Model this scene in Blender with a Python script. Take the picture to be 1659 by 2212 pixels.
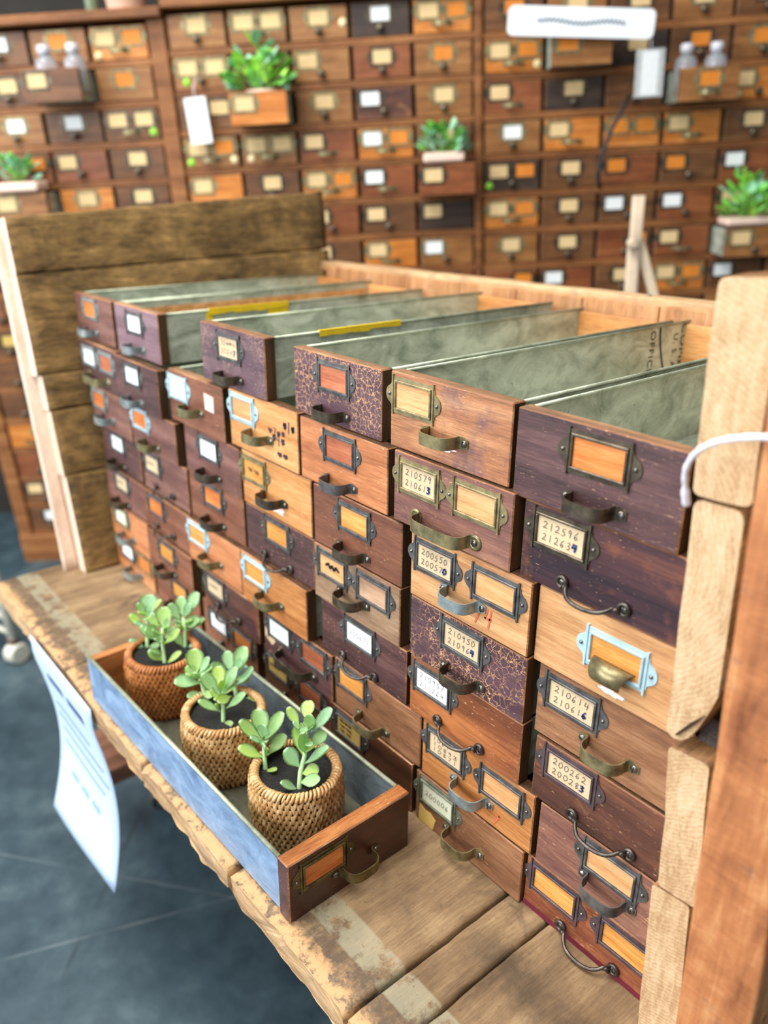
import bpy, math, random
from mathutils import Vector, Matrix, noise

# ---------------------------------------------------------------- scene, camera, world, lights
for o in list(bpy.data.objects): bpy.data.objects.remove(o)
SC = bpy.context.scene
COL = SC.collection
SC.view_settings.view_transform = 'Standard'
SC.view_settings.look = 'None'
SC.view_settings.gamma = 1
SC.view_settings.use_curve_mapping = False
SC.view_settings.exposure = 0.33

cam = bpy.data.cameras.new('camera')
cam.sensor_fit = 'VERTICAL'; cam.sensor_height = 36.0
cam.lens = 1737.82 / 2212 * 36.0
cam.clip_start = 0.02
cam.dof.use_dof = True
cam.dof.focus_distance = 0.90
cam.dof.aperture_fstop = 28.28 / 10.2
co = bpy.data.objects.new('camera', cam); COL.objects.link(co)
RT = Vector((0.6376567, 0.7702738, 0.0084953)); DN = Vector((0.2978251, -0.2363482, -0.9248999)); FW = Vector((-0.7104183, 0.5922987, -0.3801159))
CP = Vector((1.657524, -0.587470, 0.801264))
co.matrix_world = Matrix(((RT.x, -DN.x, -FW.x, CP.x), (RT.y, -DN.y, -FW.y, CP.y), (RT.z, -DN.z, -FW.z, CP.z), (0, 0, 0, 1)))
SC.camera = co

wd = bpy.data.worlds.new('world'); SC.world = wd; wd.use_nodes = True
wd.node_tree.nodes['Background'].inputs[0].default_value = (0.86, 0.93, 1.0, 1)
wd.node_tree.nodes['Background'].inputs[1].default_value = 0.22

def area(name, loc, target, sx, sy, power, col):
    l = bpy.data.lights.new(name, 'AREA'); l.shape = 'RECTANGLE'; l.size = sx; l.size_y = sy; l.energy = power; l.color = col
    o = bpy.data.objects.new(name, l); COL.objects.link(o); o.location = loc
    o.rotation_euler = (Vector(target) - Vector(loc)).to_track_quat('-Z', 'Y').to_euler()
    return o
area('window_daylight', (-1.6, -4.6, 1.5), (0.4, 0, 0.2), 6.0, 2.6, 300, (0.90, 0.95, 1.0))
area('shop_window_daylight', (1.9, -4.6, 2.2), (-0.6, 1.0, 0.9), 2.2, 2.0, 70, (0.97, 0.98, 1.0))
area('ceiling_light', (0.3, -0.9, 2.9), (0.3, -0.6, 0), 3.2, 1.6, 150, (1.0, 0.97, 0.93))

# ---------------------------------------------------------------- helpers
def lin(c):
    return tuple(((x/255)/12.92 if x/255 <= .04045 else ((x/255+.055)/1.055)**2.4) for x in c) + (1.0,)

class MB:
    """collects faces, links them as one mesh object"""
    def __init__(s): s.v = []; s.f = []; s.m = []; s.sm = []
    def add(s, vs, fs, m=0, smooth=False):
        b = len(s.v); s.v += [tuple(p) for p in vs]
        for f in fs: s.f.append(tuple(b+i for i in f)); s.m.append(m); s.sm.append(smooth)
        return b
    def box(s, x0, x1, y0, y1, z0, z1, m=0):
        s.hexa([(x0,y0,z0),(x1,y0,z0),(x1,y1,z0),(x0,y1,z0),(x0,y0,z1),(x1,y0,z1),(x1,y1,z1),(x0,y1,z1)], m)
    def hexa(s, p, m=0):
        s.add(p, [(0,3,2,1),(4,5,6,7),(0,1,5,4),(1,2,6,5),(2,3,7,6),(3,0,4,7)], m)
    def cbox(s, x0, x1, y0, y1, z0, z1, c, m=(0,0,0)):
        """chamfered box; m = (front face, chamfers, other faces)"""
        X = (x0, x1); Y = (y0, y1); Z = (z0, z1); idx = {}; vs = []
        for i in (0,1):
            for j in (0,1):
                for k in (0,1):
                    cx = c if i == 0 else -c; cy = c if j == 0 else -c; cz = c if k == 0 else -c
                    idx[i,j,k,'x'] = len(vs); vs.append((X[i], Y[j]+cy, Z[k]+cz))
                    idx[i,j,k,'y'] = len(vs); vs.append((X[i]+cx, Y[j], Z[k]+cz))
                    idx[i,j,k,'z'] = len(vs); vs.append((X[i]+cx, Y[j]+cy, Z[k]))
        b = len(s.v); s.v += vs
        def F(q, mm, flip):
            q = [b+idx[t] for t in q]
            if flip: q.reverse()
            s.f.append(tuple(q)); s.m.append(mm); s.sm.append(False)
        for i in (0,1): F([(i,0,0,'x'),(i,1,0,'x'),(i,1,1,'x'),(i,0,1,'x')], m[2], i == 0)
        for j in (0,1): F([(0,j,0,'y'),(1,j,0,'y'),(1,j,1,'y'),(0,j,1,'y')], m[0] if j == 0 else m[2], j == 1)
        for k in (0,1): F([(0,0,k,'z'),(1,0,k,'z'),(1,1,k,'z'),(0,1,k,'z')], m[2], k == 0)
        for i in (0,1):
            for j in (0,1): F([(i,j,0,'x'),(i,j,1,'x'),(i,j,1,'y'),(i,j,0,'y')], m[1], (i+j) % 2 == 1)
            for k in (0,1): F([(i,0,k,'x'),(i,1,k,'x'),(i,1,k,'z'),(i,0,k,'z')], m[1], (i+k) % 2 == 0)
        for j in (0,1):
            for k in (0,1): F([(0,j,k,'y'),(1,j,k,'y'),(1,j,k,'z'),(0,j,k,'z')], m[1], (j+k) % 2 == 1)
        for i in (0,1):
            for j in (0,1):
                for k in (0,1): F([(i,j,k,'x'),(i,j,k,'y'),(i,j,k,'z')], m[1], (i+j+k) % 2 == 0)
    def prism(s, pts, y0, y1, m=0):
        """polygon in xz (counter-clockwise seen from -y), from y0 (front) to y1"""
        n = len(pts); vs = [(x, y0, z) for x, z in pts] + [(x, y1, z) for x, z in pts]
        s.add(vs, [tuple(range(n)), tuple(range(2*n-1, n-1, -1))] + [(i, i+n, (i+1) % n + n, (i+1) % n) for i in range(n)], m)
    def tube(s, path, r, seg=8, m=0, closed=False, caps=True):
        P = [Vector(p) for p in path]; n = len(P); rings = []
        up = None; b = len(s.v)
        for i in range(n):
            if closed: t = P[(i+1) % n] - P[i-1]
            else: t = P[min(i+1, n-1)] - P[max(i-1, 0)]
            t.normalize()
            if up is None:
                up = Vector((0,0,1)) if abs(t.z) < .9 else Vector((1,0,0))
            a = t.cross(up)
            if a.length < 1e-6: a = t.cross(Vector((0,1,0)))
            a.normalize(); up = a.cross(t).normalized()
            rr = r[i] if isinstance(r, (list, tuple)) else r
            for k in range(seg):
                an = 2*math.pi*k/seg
                s.v.append(tuple(P[i] + a*math.cos(an)*rr + up*math.sin(an)*rr))
        for i in range(n if closed else n-1):
            j = (i+1) % n
            for k in range(seg):
                k2 = (k+1) % seg
                s.f.append((b+i*seg+k, b+j*seg+k, b+j*seg+k2, b+i*seg+k2)); s.m.append(m); s.sm.append(True)
        if caps and not closed:
            s.f.append(tuple(b+k for k in range(seg))); s.m.append(m); s.sm.append(False)
            s.f.append(tuple(b+(n-1)*seg+k for k in range(seg-1, -1, -1))); s.m.append(m); s.sm.append(False)
    def band(s, path, z0, z1, th, m=0):
        """flat strip standing on edge: path in xy, from z0 to z1, thickness th"""
        P = [Vector((p[0], p[1])) for p in path]; n = len(P); a = []; c = []
        for i in range(n):
            t = (P[min(i+1, n-1)] - P[max(i-1, 0)]).normalized(); nn = Vector((-t.y, t.x))*th/2
            a.append(P[i]+nn); c.append(P[i]-nn)
        b = len(s.v)
        for i in range(n):
            zz0 = z0[i] if isinstance(z0, list) else z0; zz1 = z1[i] if isinstance(z1, list) else z1
            s.v += [(a[i].x, a[i].y, zz0), (a[i].x, a[i].y, zz1), (c[i].x, c[i].y, zz1), (c[i].x, c[i].y, zz0)]
        for i in range(n-1):
            for k in range(4):
                k2 = (k+1) % 4
                s.f.append((b+i*4+k, b+i*4+k2, b+i*4+4+k2, b+i*4+4+k)); s.m.append(m); s.sm.append(False)
        s.f.append((b+3, b+2, b+1, b)); s.m.append(m); s.sm.append(False)
        e = b+(n-1)*4; s.f.append((e, e+1, e+2, e+3)); s.m.append(m); s.sm.append(False)
    def lathe(s, prof, seg=16, m=0, c=(0,0,0), axis='z', smooth=True):
        b = len(s.v); n = len(prof)
        for r, h in prof:
            for k in range(seg):
                an = 2*math.pi*k/seg; x = r*math.cos(an); y = r*math.sin(an)
                p = (x, y, h) if axis == 'z' else (x, -h, y)
                s.v.append((c[0]+p[0], c[1]+p[1], c[2]+p[2]))
        for i in range(n-1):
            for k in range(seg):
                k2 = (k+1) % seg
                s.f.append((b+i*seg+k, b+i*seg+k2, b+(i+1)*seg+k2, b+(i+1)*seg+k)); s.m.append(m); s.sm.append(smooth)
        s.f.append(tuple(b+k for k in range(seg-1, -1, -1))); s.m.append(m); s.sm.append(False)
        s.f.append(tuple(b+(n-1)*seg+k for k in range(seg))); s.m.append(m); s.sm.append(False)
    def plank(s, p0, p1, side, up, w, h, r, n=14, amp=0.0, seed=0, m=(0,1), sub=4):
        """rough board: rounded section swept from p0 to p1 with uneven edges; ends use m[1]"""
        p0 = Vector(p0); p1 = Vector(p1); side = Vector(side).normalized(); up = Vector(up).normalized()
        sec = []
        for cx, cz, a0 in ((1,1,0),(-1,1,90),(-1,-1,180),(1,-1,270)):
            for k in range(4):
                an = math.radians(a0 + 30*k); sec.append((cx*(w/2-r) + r*math.cos(an), cz*(h/2-r) + r*math.sin(an)))
            nx = {0:(-1,1),90:(-1,-1),180:(1,-1),270:(1,1)}[a0]
            x1, z1 = sec[-1]
            ex = {0:(-(w/2-r), h/2), 90:(-w/2, -(h/2-r)), 180:((w/2-r), -h/2), 270:(w/2, (h/2-r))}[a0]
            for q in [i/sub for i in range(1, sub)] if a0 in (0, 180) else (.25, .5, .75): sec.append((x1+(ex[0]-x1)*q, z1+(ex[1]-z1)*q))
        K = len(sec); b = len(s.v)
        for i in range(n+1):
            t = i/n; c = p0.lerp(p1, t)
            for k, (x, z) in enumerate(sec):
                q = c + side*x + up*z
                if amp:
                    nv = noise.noise_vector(q*28 + Vector((seed*3.7, seed, 0)))*amp + noise.noise_vector(q*110 + Vector((0, seed*5.1, seed)))*amp*.35
                    q = q + side*nv.x + up*nv.y
                s.v.append(tuple(q))
        ax = (p1-p0); flip = side.cross(up).dot(ax) < 0
        for i in range(n):
            for k in range(K):
                k2 = (k+1) % K
                f = (b+i*K+k, b+i*K+k2, b+(i+1)*K+k2, b+(i+1)*K+k)
                s.f.append(f[::-1] if flip else f); s.m.append(m[0]); s.sm.append(True)
        f0 = tuple(b+k for k in range(K-1, -1, -1)); f1 = tuple(b+n*K+k for k in range(K))
        s.f.append(f0[::-1] if flip else f0); s.m.append(m[1]); s.sm.append(False)
        s.f.append(f1[::-1] if flip else f1); s.m.append(m[1]); s.sm.append(False)
    def mesh(s, name, mats):
        me = bpy.data.meshes.new(name); me.from_pydata(s.v, [], s.f)
        for mm in mats: me.materials.append(mm)
        me.polygons.foreach_set('material_index', s.m); me.polygons.foreach_set('use_smooth', s.sm); me.update()
        return me
    def build(s, name, mats, parent=None, loc=None):
        if not isinstance(mats, (list, tuple)): mats = [mats]
        return link(name, s.mesh(name, mats), parent, loc)

def link(name, me, parent=None, loc=None):
    o = bpy.data.objects.new(name, me); COL.objects.link(o)
    if parent is not None: o.parent = parent
    if loc is not None: o.location = loc
    return o
def tag(o, label=None, cat=None, group=None, kind=None):
    if label: o['label'] = label
    if cat: o['category'] = cat
    if group: o['group'] = group
    if kind: o['kind'] = kind
    return o
def empty(name, loc=(0,0,0), label=None, cat=None, group=None, mw=None):
    o = bpy.data.objects.new(name, None); COL.objects.link(o); o.empty_display_size = .03
    if mw is not None: o.matrix_world = mw
    else: o.location = loc
    return tag(o, label, cat, group)

# ---------------------------------------------------------------- materials
class NT:
    def __init__(s, name):
        s.mat = bpy.data.materials.new(name); s.mat.use_nodes = True; s.t = s.mat.node_tree; s.t.nodes.clear()
        s.out = s.n('ShaderNodeOutputMaterial'); s.b = s.n('ShaderNodeBsdfPrincipled'); s.l(s.b.outputs[0], s.out.inputs[0])
    def n(s, ty, **kw):
        nd = s.t.nodes.new(ty)
        for k, v in kw.items(): setattr(nd, k, v)
        return nd
    def l(s, a, b): s.t.links.new(a, b)
    def val(s, sock, v):
        if hasattr(v, 'links'): s.l(v, sock)
        else: sock.default_value = v
    def coords(s, scale=(1,1,1), rand=True):
        tc = s.n('ShaderNodeTexCoord'); v = tc.outputs['Object']
        if rand:
            oi = s.n('ShaderNodeObjectInfo'); a = s.n('ShaderNodeVectorMath', operation='MULTIPLY'); a.inputs[1].default_value = (7.3, 5.1, 9.7)
            cb = s.n('ShaderNodeCombineXYZ')
            for i in range(3): s.l(oi.outputs['Random'], cb.inputs[i])
            s.l(cb.outputs[0], a.inputs[0]); ad = s.n('ShaderNodeVectorMath', operation='ADD'); s.l(v, ad.inputs[0]); s.l(a.outputs[0], ad.inputs[1]); v = ad.outputs[0]
        return v
    def scaled(s, v, sc):
        m = s.n('ShaderNodeVectorMath', operation='MULTIPLY'); s.l(v, m.inputs[0]); m.inputs[1].default_value = sc; return m.outputs[0]
    def noise(s, v, scale, detail=4, rough=.6, dist=0.0):
        nz = s.n('ShaderNodeTexNoise'); s.l(v, nz.inputs['Vector']); nz.inputs['Scale'].default_value = scale
        nz.inputs['Detail'].default_value = detail; nz.inputs['Roughness'].default_value = rough; nz.inputs['Distortion'].default_value = dist
        return nz.outputs['Fac']
    def ramp(s, f, stops, interp='LINEAR'):
        r = s.n('ShaderNodeValToRGB'); s.l(f, r.inputs[0]); r.color_ramp.interpolation = interp; e = r.color_ramp.elements
        while len(e) < len(stops): e.new(.5)
        for i, (p, c) in enumerate(stops):
            e[i].position = p; e[i].color = c if len(c) == 4 else tuple(c)+(1,)
        return r.outputs[0]
    def step(s, f, a, b):
        m = s.n('ShaderNodeMapRange'); s.l(f, m.inputs[0]); m.inputs[1].default_value = a; m.inputs[2].default_value = b; m.clamp = True
        return m.outputs[0]
    def math(s, op, a, b=0.0):
        m = s.n('ShaderNodeMath', operation=op); s.val(m.inputs[0], a); s.val(m.inputs[1], b); return m.outputs[0]
    def mix(s, f, a, b, mode='MIX'):
        m = s.n('ShaderNodeMix', data_type='RGBA', blend_type=mode); s.val(m.inputs[0], f); s.val(m.inputs[6], a); s.val(m.inputs[7], b); return m.outputs[2]
    def bump(s, h, strength=.3, dist=.002):
        bp = s.n('ShaderNodeBump'); s.l(h, bp.inputs['Height']); bp.inputs['Strength'].default_value = strength; bp.inputs['Distance'].default_value = dist
        s.l(bp.outputs[0], s.b.inputs['Normal'])
    def set(s, **kw):
        for k, v in kw.items(): s.val(s.b.inputs[k.replace('_', ' ')], v)
        return s.mat

AX = {'x': (.09, 1, 1), 'y': (1, .09, 1), 'z': (1, 1, .09)}
def wood(name, dark, mid, light, axis='x', scale=1.0, rough=.5, wear=None, wear_amt=.0, crack=None, coat=0.0, blot=None, blot_amt=.5, streak=.5, bump=.35, rand=True):
    t = NT(name); v = t.coords(rand=rand); g = t.scaled(v, AX[axis])
    d, m, l = lin(dark), lin(mid), lin(light)
    broad = t.noise(g, 38*scale, 3, .55, .6); fine = t.noise(g, 420*scale, 5, .7)
    low = t.noise(v, 11*scale, 3, .6)
    f = t.math('ADD', t.math('MULTIPLY', broad, streak), t.math('MULTIPLY', fine, .85-streak)); f = t.math('ADD', f, t.math('MULTIPLY', low, .15))
    c = t.ramp(f, [(.35, d), (.50, m), (.65, l)])
    pore = t.step(t.noise(t.scaled(v, tuple(.035 if a < .5 else 1 for a in AX[axis])), 620*max(scale, .7), 3, .55), .54, .70)
    c = t.mix(t.math('MULTIPLY', pore, .42), c, t.mix(.5, d, (0.006, .004, .004, 1)))
    if blot:
        bl = t.step(t.noise(v, 16*scale, 5, .65, .4), .52, .70); c = t.mix(t.math('MULTIPLY', bl, blot_amt), c, lin(blot))
    h = fine
    if wear:
        sc = t.noise(t.scaled(v, tuple(.25 if a < .5 else 1 for a in AX[axis])), 560, 3, .55)
        msk = t.step(t.noise(v, 20, 4, .6), .40, .72)
        wf = t.math('MULTIPLY', t.step(sc, .69-wear_amt*.12, .75-wear_amt*.12), msk); c = t.mix(wf, c, lin(wear))
    if crack:
        dv = t.n('ShaderNodeVectorMath', operation='ADD'); nz = t.n('ShaderNodeTexNoise'); nz.inputs['Scale'].default_value = 120; nz.inputs['Detail'].default_value = 4; t.l(v, nz.inputs['Vector'])
        ms = t.n('ShaderNodeVectorMath', operation='SCALE'); ms.inputs['Scale'].default_value = .014; t.l(nz.outputs['Color'], ms.inputs[0]); t.l(v, dv.inputs[0]); t.l(ms.outputs[0], dv.inputs[1])
        vo = t.n('ShaderNodeTexVoronoi', feature='DISTANCE_TO_EDGE'); vo.inputs['Scale'].default_value = crack[1]; t.l(dv.outputs[0], vo.inputs['Vector'])
        edge = t.math('SUBTRACT', 1.0, t.step(vo.outputs['Distance'], .008, .050))
        msk = t.step(t.noise(v, 15, 3, .55), .44-crack[2], .58-crack[2]); cf = t.math('MULTIPLY', edge, msk)
        c = t.mix(cf, c, lin(crack[0])); h = t.math('SUBTRACT', fine, t.math('MULTIPLY', cf, .8))
    t.bump(h, bump, .0012)
    return t.set(Base_Color=c, Roughness=rough, Coat_Weight=coat, Coat_Roughness=.35, Specular_IOR_Level=.35)
def flat(name, col, rough=.6, metal=0.0, var=.0, scale=60, bump=0.0, **kw):
    t = NT(name); c = lin(col)
    if var or bump:
        v = t.coords(); n = t.noise(v, scale, 4, .65)
        if var: c = t.ramp(n, [(.3, tuple(x*(1-var) for x in c[:3])), (.7, tuple(min(1, x*(1+var)) for x in c[:3]))])
        if bump: t.bump(n, bump, .001)
    return t.set(Base_Color=c, Roughness=rough, Metallic=metal, **kw)
def metal(name, a, b, rough=.45, metallic=.8, scale=70):
    t = NT(name); v = t.coords(); n = t.noise(v, scale, 5, .65); n2 = t.noise(v, 400, 3, .6)
    c = t.ramp(n, [(.35, lin(a)), (.68, lin(b))]); t.bump(n2, .15, .0006)
    r = t.n('ShaderNodeMapRange'); t.l(n, r.inputs[0]); r.inputs[3].default_value = rough+.12; r.inputs[4].default_value = rough-.1
    return t.set(Base_Color=c, Roughness=r.outputs[0], Metallic=metallic)

W = {}
TAN = (222, 178, 130)
W['plum'] = wood('varnish_plum', (48,30,32), (82,54,54), (112,80,76), wear=TAN, wear_amt=.55, coat=.25, rough=.42)
W['crack'] = wood('varnish_plum_crackled', (58,38,46), (84,58,66), (106,78,82), wear=TAN, wear_amt=.3, crack=((216,162,112), 118, .09), coat=.2, rough=.42)
W['crackfine'] = wood('varnish_plum_fine_crackle', (66,46,56), (96,72,80), (120,94,98), wear=TAN, wear_amt=.35, crack=((196,158,130), 160, -.03), coat=.2, rough=.42)
W['streak'] = wood('varnish_dark_streaked', (36,24,34), (74,46,48), (126,76,56), wear=TAN, wear_amt=.35, scale=.45, streak=.62, coat=.3, rough=.38, blot=(168,98,56), blot_amt=.55)
W['walnut'] = wood('walnut_worn', (44,26,26), (92,56,44), (142,92,62), wear=TAN, wear_amt=.4, scale=.55, streak=.6, coat=.2, rough=.45, blot=(176,122,76), blot_amt=.6)
W['red'] = wood('varnish_red_brown', (88,50,34), (120,74,54), (148,98,74), wear=TAN, wear_amt=.3, coat=.3, rough=.4)
W['redworn'] = wood('varnish_red_brown_worn', (78,36,24), (120,64,42), (170,104,66), wear=TAN, wear_amt=.7, coat=.2, rough=.45, blot=(186,118,70), blot_amt=.6)
W['plumred'] = wood('varnish_plum_red', (80,50,46), (114,76,68), (144,104,92), wear=TAN, wear_amt=.35, coat=.25, rough=.42)
W['lilac'] = wood('varnish_plum_sheen', (92,66,72), (128,100,108), (156,130,136), wear=TAN, wear_amt=.3, coat=.2, rough=.45)  # plum varnish with the greyish lavender window reflection put into its colour
W['brown'] = wood('oak_brown', (92,58,38), (138,94,64), (174,130,94), wear=TAN, wear_amt=.4, coat=.2, rough=.45, streak=.45)
W['inkbrown'] = wood('oak_brown_inked', (100,62,44), (160,106,70), (196,144,100), wear=TAN, wear_amt=.4, coat=.2, rough=.45, blot=(74,62,84), blot_amt=.75)
W['plumbrown'] = wood('oak_purple_brown', (84,54,52), (128,86,74), (166,120,96), wear=TAN, wear_amt=.45, coat=.2, rough=.45)
W['stripe'] = wood('oak_striped_brown', (72,38,26), (126,72,44), (182,112,64), wear=TAN, wear_amt=.35, scale=.7, streak=.65, coat=.3, rough=.4)
W['oak'] = wood('oak_light', (150,100,60), (192,142,94), (218,176,128), wear=(236,204,160), wear_amt=.2, coat=.15, rough=.45)
W['gold'] = wood('oak_golden', (156,98,48), (198,138,80), (222,172,114), wear=(240,204,150), wear_amt=.25, coat=.2, rough=.42)
W['honey'] = wood('oak_honey', (134,80,38), (178,116,64), (206,150,96), wear=(236,196,140), wear_amt=.25, coat=.25, rough=.4)
W['orange'] = wood('oak_orange', (146,86,50), (188,120,76), (214,154,108), wear=(240,200,150), wear_amt=.35, coat=.2, rough=.42)
W['grey'] = wood('wood_weathered_grey', (92,72,54), (146,116,90), (178,150,122), wear=(206,180,146), wear_amt=.35, rough=.55, blot=(80,66,56), blot_amt=.6)
W['dark'] = wood('varnish_dark_brown', (44,24,16), (78,44,28), (108,66,42), wear=TAN, wear_amt=.3, coat=.3, rough=.4)
EDGE = wood('worn_edge_wood', (84,52,34), (142,94,62), (200,152,106), wear=(226,190,146), wear_amt=.5, rough=.6)
TOPW = wood('raw_top_edge', (94,66,46), (140,104,74), (176,140,104), rough=.6, blot=(84,74,60), blot_amt=.6)
SIDEW = wood('drawer_side_edge', (42,26,14), (76,50,28), (108,74,44), axis='z', rough=.6)
INS_GOLD = wood('insert_wood_golden', (176,104,40), (214,146,70), (234,178,104), rough=.5)
INS_ORANGE = wood('insert_wood_orange', (176,86,32), (212,124,58), (232,156,90), rough=.5)
INS_PALE = wood('insert_wood_pale', (184,124,76), (214,160,106), (232,188,138), rough=.55)
INS_RED = wood('insert_wood_red', (132,70,44), (176,100,66), (204,134,96), rough=.5)
INS_GREY = wood('insert_wood_greyed', (140,104,78), (176,138,108), (204,168,138), rough=.55, blot=(110,96,90), blot_amt=.6)
IRON = metal('label_frame_iron', (70,70,70), (118,116,114), .42, .5)
BRASS = metal('label_frame_brass', (108,98,70), (168,154,112), .42, .5)
BRONZE = metal('handle_bronze', (68,61,52), (116,104,86), .34, .7)
OLIVE = metal('handle_olive_brass', (104,96,68), (166,154,112), .38, .65)
DARKI = metal('wire_iron', (60,54,50), (104,95,88), .34, .75)
STEELB = metal('handle_blue_steel', (122,134,136), (176,186,184), .36, .6)
BLUEP = flat('label_frame_blue_paint', (168,196,204), .5, 0.1, .18, 50)
PLUMF = metal('label_frame_plum_paint', (70,56,60), (100,84,86), .5, .3)
GREENF = metal('label_frame_green_grey', (100,104,88), (148,150,130), .45, .6)
SCREW = metal('screw_steel', (96,92,86), (150,146,138), .32, .9)
DARKM = flat('screw_slot', (26,24,22), .7)
CARD = flat('card_cream', (206,182,146), .85, 0, .09, 40)
CARDW = flat('card_white', (236,240,238), .85, 0, .04, 30)
CARDG = flat('card_pale_green', (222,224,196), .85, 0, .05, 30)
CARDY = flat('card_yellowed', (204,170,92), .85, 0, .12, 30)
INK = flat('ink_pencil', (70,66,68), .8)
INKB = flat('ink_blue', (44,62,128), .7)
INKK = flat('ink_black', (24,22,26), .7)
TAPEW = flat('masking_tape', (214,206,190), .8, 0, .1, 60)
PAINTW = flat('paint_splotch', (240,216,214), .7, 0, .12, 120)
YELLOW = flat('yellow_tape', (232,196,20), .5, 0, .12, 40)
REDW = flat('dark_red_strip', (98,14,34), .7, 0, .15, 60)
CRAYON = flat('red_crayon', (196,98,62), .8)

def galv(name, base, lightc, metallic=.55, rough=.45, axis=None):
    t = NT(name); v = t.coords(); g = t.scaled(v, (1, .55, 1))
    vo = t.n('ShaderNodeTexVoronoi'); vo.inputs['Scale'].default_value = 70; t.l(g, vo.inputs['Vector'])
    n = t.noise(g, 26, 6, .7, .8); n2 = t.noise(v, 160, 4, .6)
    f = t.math('ADD', t.math('MULTIPLY', n, .93), t.math('MULTIPLY', vo.outputs['Color'], .07))
    c = t.ramp(f, [(.34, lin(base)), (.62, lin(lightc))])
    pit = t.step(t.noise(v, 230, 2, .5), .73, .76); c = t.mix(t.math('MULTIPLY', pit, .8), c, lin((34,36,30)))
    t.bump(n2, .35, .0012)
    return t.set(Base_Color=c, Roughness=t.math('ADD', t.math('MULTIPLY', n, .3), rough-.15), Metallic=metallic)
GALV = galv('galvanised_steel', (138,146,128), (208,214,196), .35)
GALV_SKY = galv('galvanised_steel_sky_tint', (104,136,176), (160,190,222), .35, .42)  # blue sky reflection put into the steel colour, for the planter's near side
BEAD = galv('galvanised_bead', (126,134,112), (184,190,166), .4, .45)

# ---------------------------------------------------------------- floor and far wall (the setting)
WU = Vector((0.6565, 0.7520, 0.0584)); WN = Vector((-0.7542, 0.6556, 0.0374)); WZ = Vector((-0.0102, -0.0686, 0.9976)); WO = Vector((-1.12818, 0.79503, 1.18453))
FP = Vector((-1.7244, 0.2172, -0.7126))
def wallp(u, n, w): return WO + WU*u + WN*n + WZ*w          # n > 0 goes behind the drawer fronts
def wallm(u, n, w):
    p = wallp(u, n, w)
    return Matrix(((WU.x, WN.x, WZ.x, p.x), (WU.y, WN.y, WZ.y, p.y), (WU.z, WN.z, WZ.z, p.z), (0, 0, 0, 1)))

t = NT('floor_painted_concrete'); v = t.coords(rand=False)
n1 = t.noise(v, 2.2, 6, .65, .5); n2 = t.noise(v, 14, 5, .6); n3 = t.noise(v, 90, 3, .6)
f = t.math('ADD', t.math('MULTIPLY', n1, .65), t.math('MULTIPLY', n2, .35))
c = t.ramp(f, [(.33, lin((34,50,58))), (.52, lin((58,76,84))), (.72, lin((92,110,114)))])
sx = t.n('ShaderNodeSeparateXYZ'); t.l(v, sx.inputs[0])
def floor_line(p, q, w, fade):
    # distance to a straight scratch in the floor plane
    dx, dy = q[0]-p[0], q[1]-p[1]; L = math.hypot(dx, dy); nx, ny = -dy/L, dx/L
    a = t.math('ADD', t.math('MULTIPLY', sx.outputs[0], nx), t.math('MULTIPLY', sx.outputs[1], ny)); a = t.math('ABSOLUTE', t.math('SUBTRACT', a, p[0]*nx+p[1]*ny))
    ln = t.math('SUBTRACT', 1.0, t.step(a, w*.4, w))
    return t.math('MULTIPLY', ln, t.step(t.noise(v, fade, 3), .40, .55))
c = t.mix(t.math('MULTIPLY', floor_line((.206,-.429), (.376,-.037), .004, 3), .22), c, lin((170,178,176)))
c = t.mix(t.math('MULTIPLY', floor_line((.175,-.184), (.40,-.405), .006, 9), .55), c, lin((36,40,38)))
c = t.mix(t.math('MULTIPLY', floor_line((-.097,-.342), (.101,-.197), .004, 4), .15), c, lin((160,168,166)))
t.bump(n3, .2, .002)
FLOOR = t.set(Base_Color=c, Roughness=t.math('ADD', t.math('MULTIPLY', n2, .3), .28), Specular_IOR_Level=.45)
m = MB()
def floorpt(x, y): return Vector((x, y, FP.z - (WZ.x*(x-FP.x) + WZ.y*(y-FP.y))/WZ.z))
fc = [floorpt(x, y) for x, y in ((-4, -4.2), (4.5, -4.2), (4.5, 4.5), (-4, 4.5))]
m.hexa([p - Vector((0,0,.08)) for p in fc] + fc)
tag(m.build('floor', FLOOR), kind='structure')
WALLD = flat('wall_dark', (34,32,28), .9, 0, .3, 6)
m = MB(); q = [wallp(u, n, w) for w in (-1.95, 1.6) for u, n in ((-2.2,.50),(3.2,.50),(3.2,.58),(-2.2,.58))]; m.hexa(q)
tag(m.build('wall_back', WALLD), kind='structure')

# ---------------------------------------------------------------- label frames, handles, cards
def frame_mesh(ow=.056, oh=.029):
    m = MB(); b = .0068; hw = ow/2; hh = oh/2; X = hw+b; Z = hh+b*.95
    for x0, x1, z0, z1 in ((-X, X, hh, Z), (-X, X, -Z, -hh), (-X, -hw, -hh, hh), (hw, X, -hh, hh)): m.box(x0, x1, -.0012, 0, z0, z1)
    r = .0028                                                    # raised lip round the opening
    for x0, x1, z0, z1 in ((-hw-r, hw+r, hh, hh+r), (-hw-r, hw+r, -hh-r, -hh), (-hw-r, -hw, -hh, hh), (hw, hw+r, -hh, hh)): m.cbox(x0, x1, -.0032, -.001, z0, z1, .0006)
    for sx_ in (-1, 1):                                          # scalloped ears
        pts = [(X-.001, -.0165), (X+.0012, -.0165), (X+.0016, -.0125)]
        for k in range(9):
            an = math.radians(-72 + 18*k); pts.append((X+.0018 + .0092*math.cos(an), .0104*math.sin(an)))
        pts += [(X+.0016, .0125), (X+.0012, .0165), (X-.001, .0165)]
        if sx_ < 0: pts = [(-x, z) for x, z in pts][::-1]
        m.prism(pts, -.0013, 0)
        m.box(min(sx_*(X-.0022), sx_*X), max(sx_*(X-.0022), sx_*X), -.0024, 0, -Z-.0022, Z+.0022)
    return m
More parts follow.
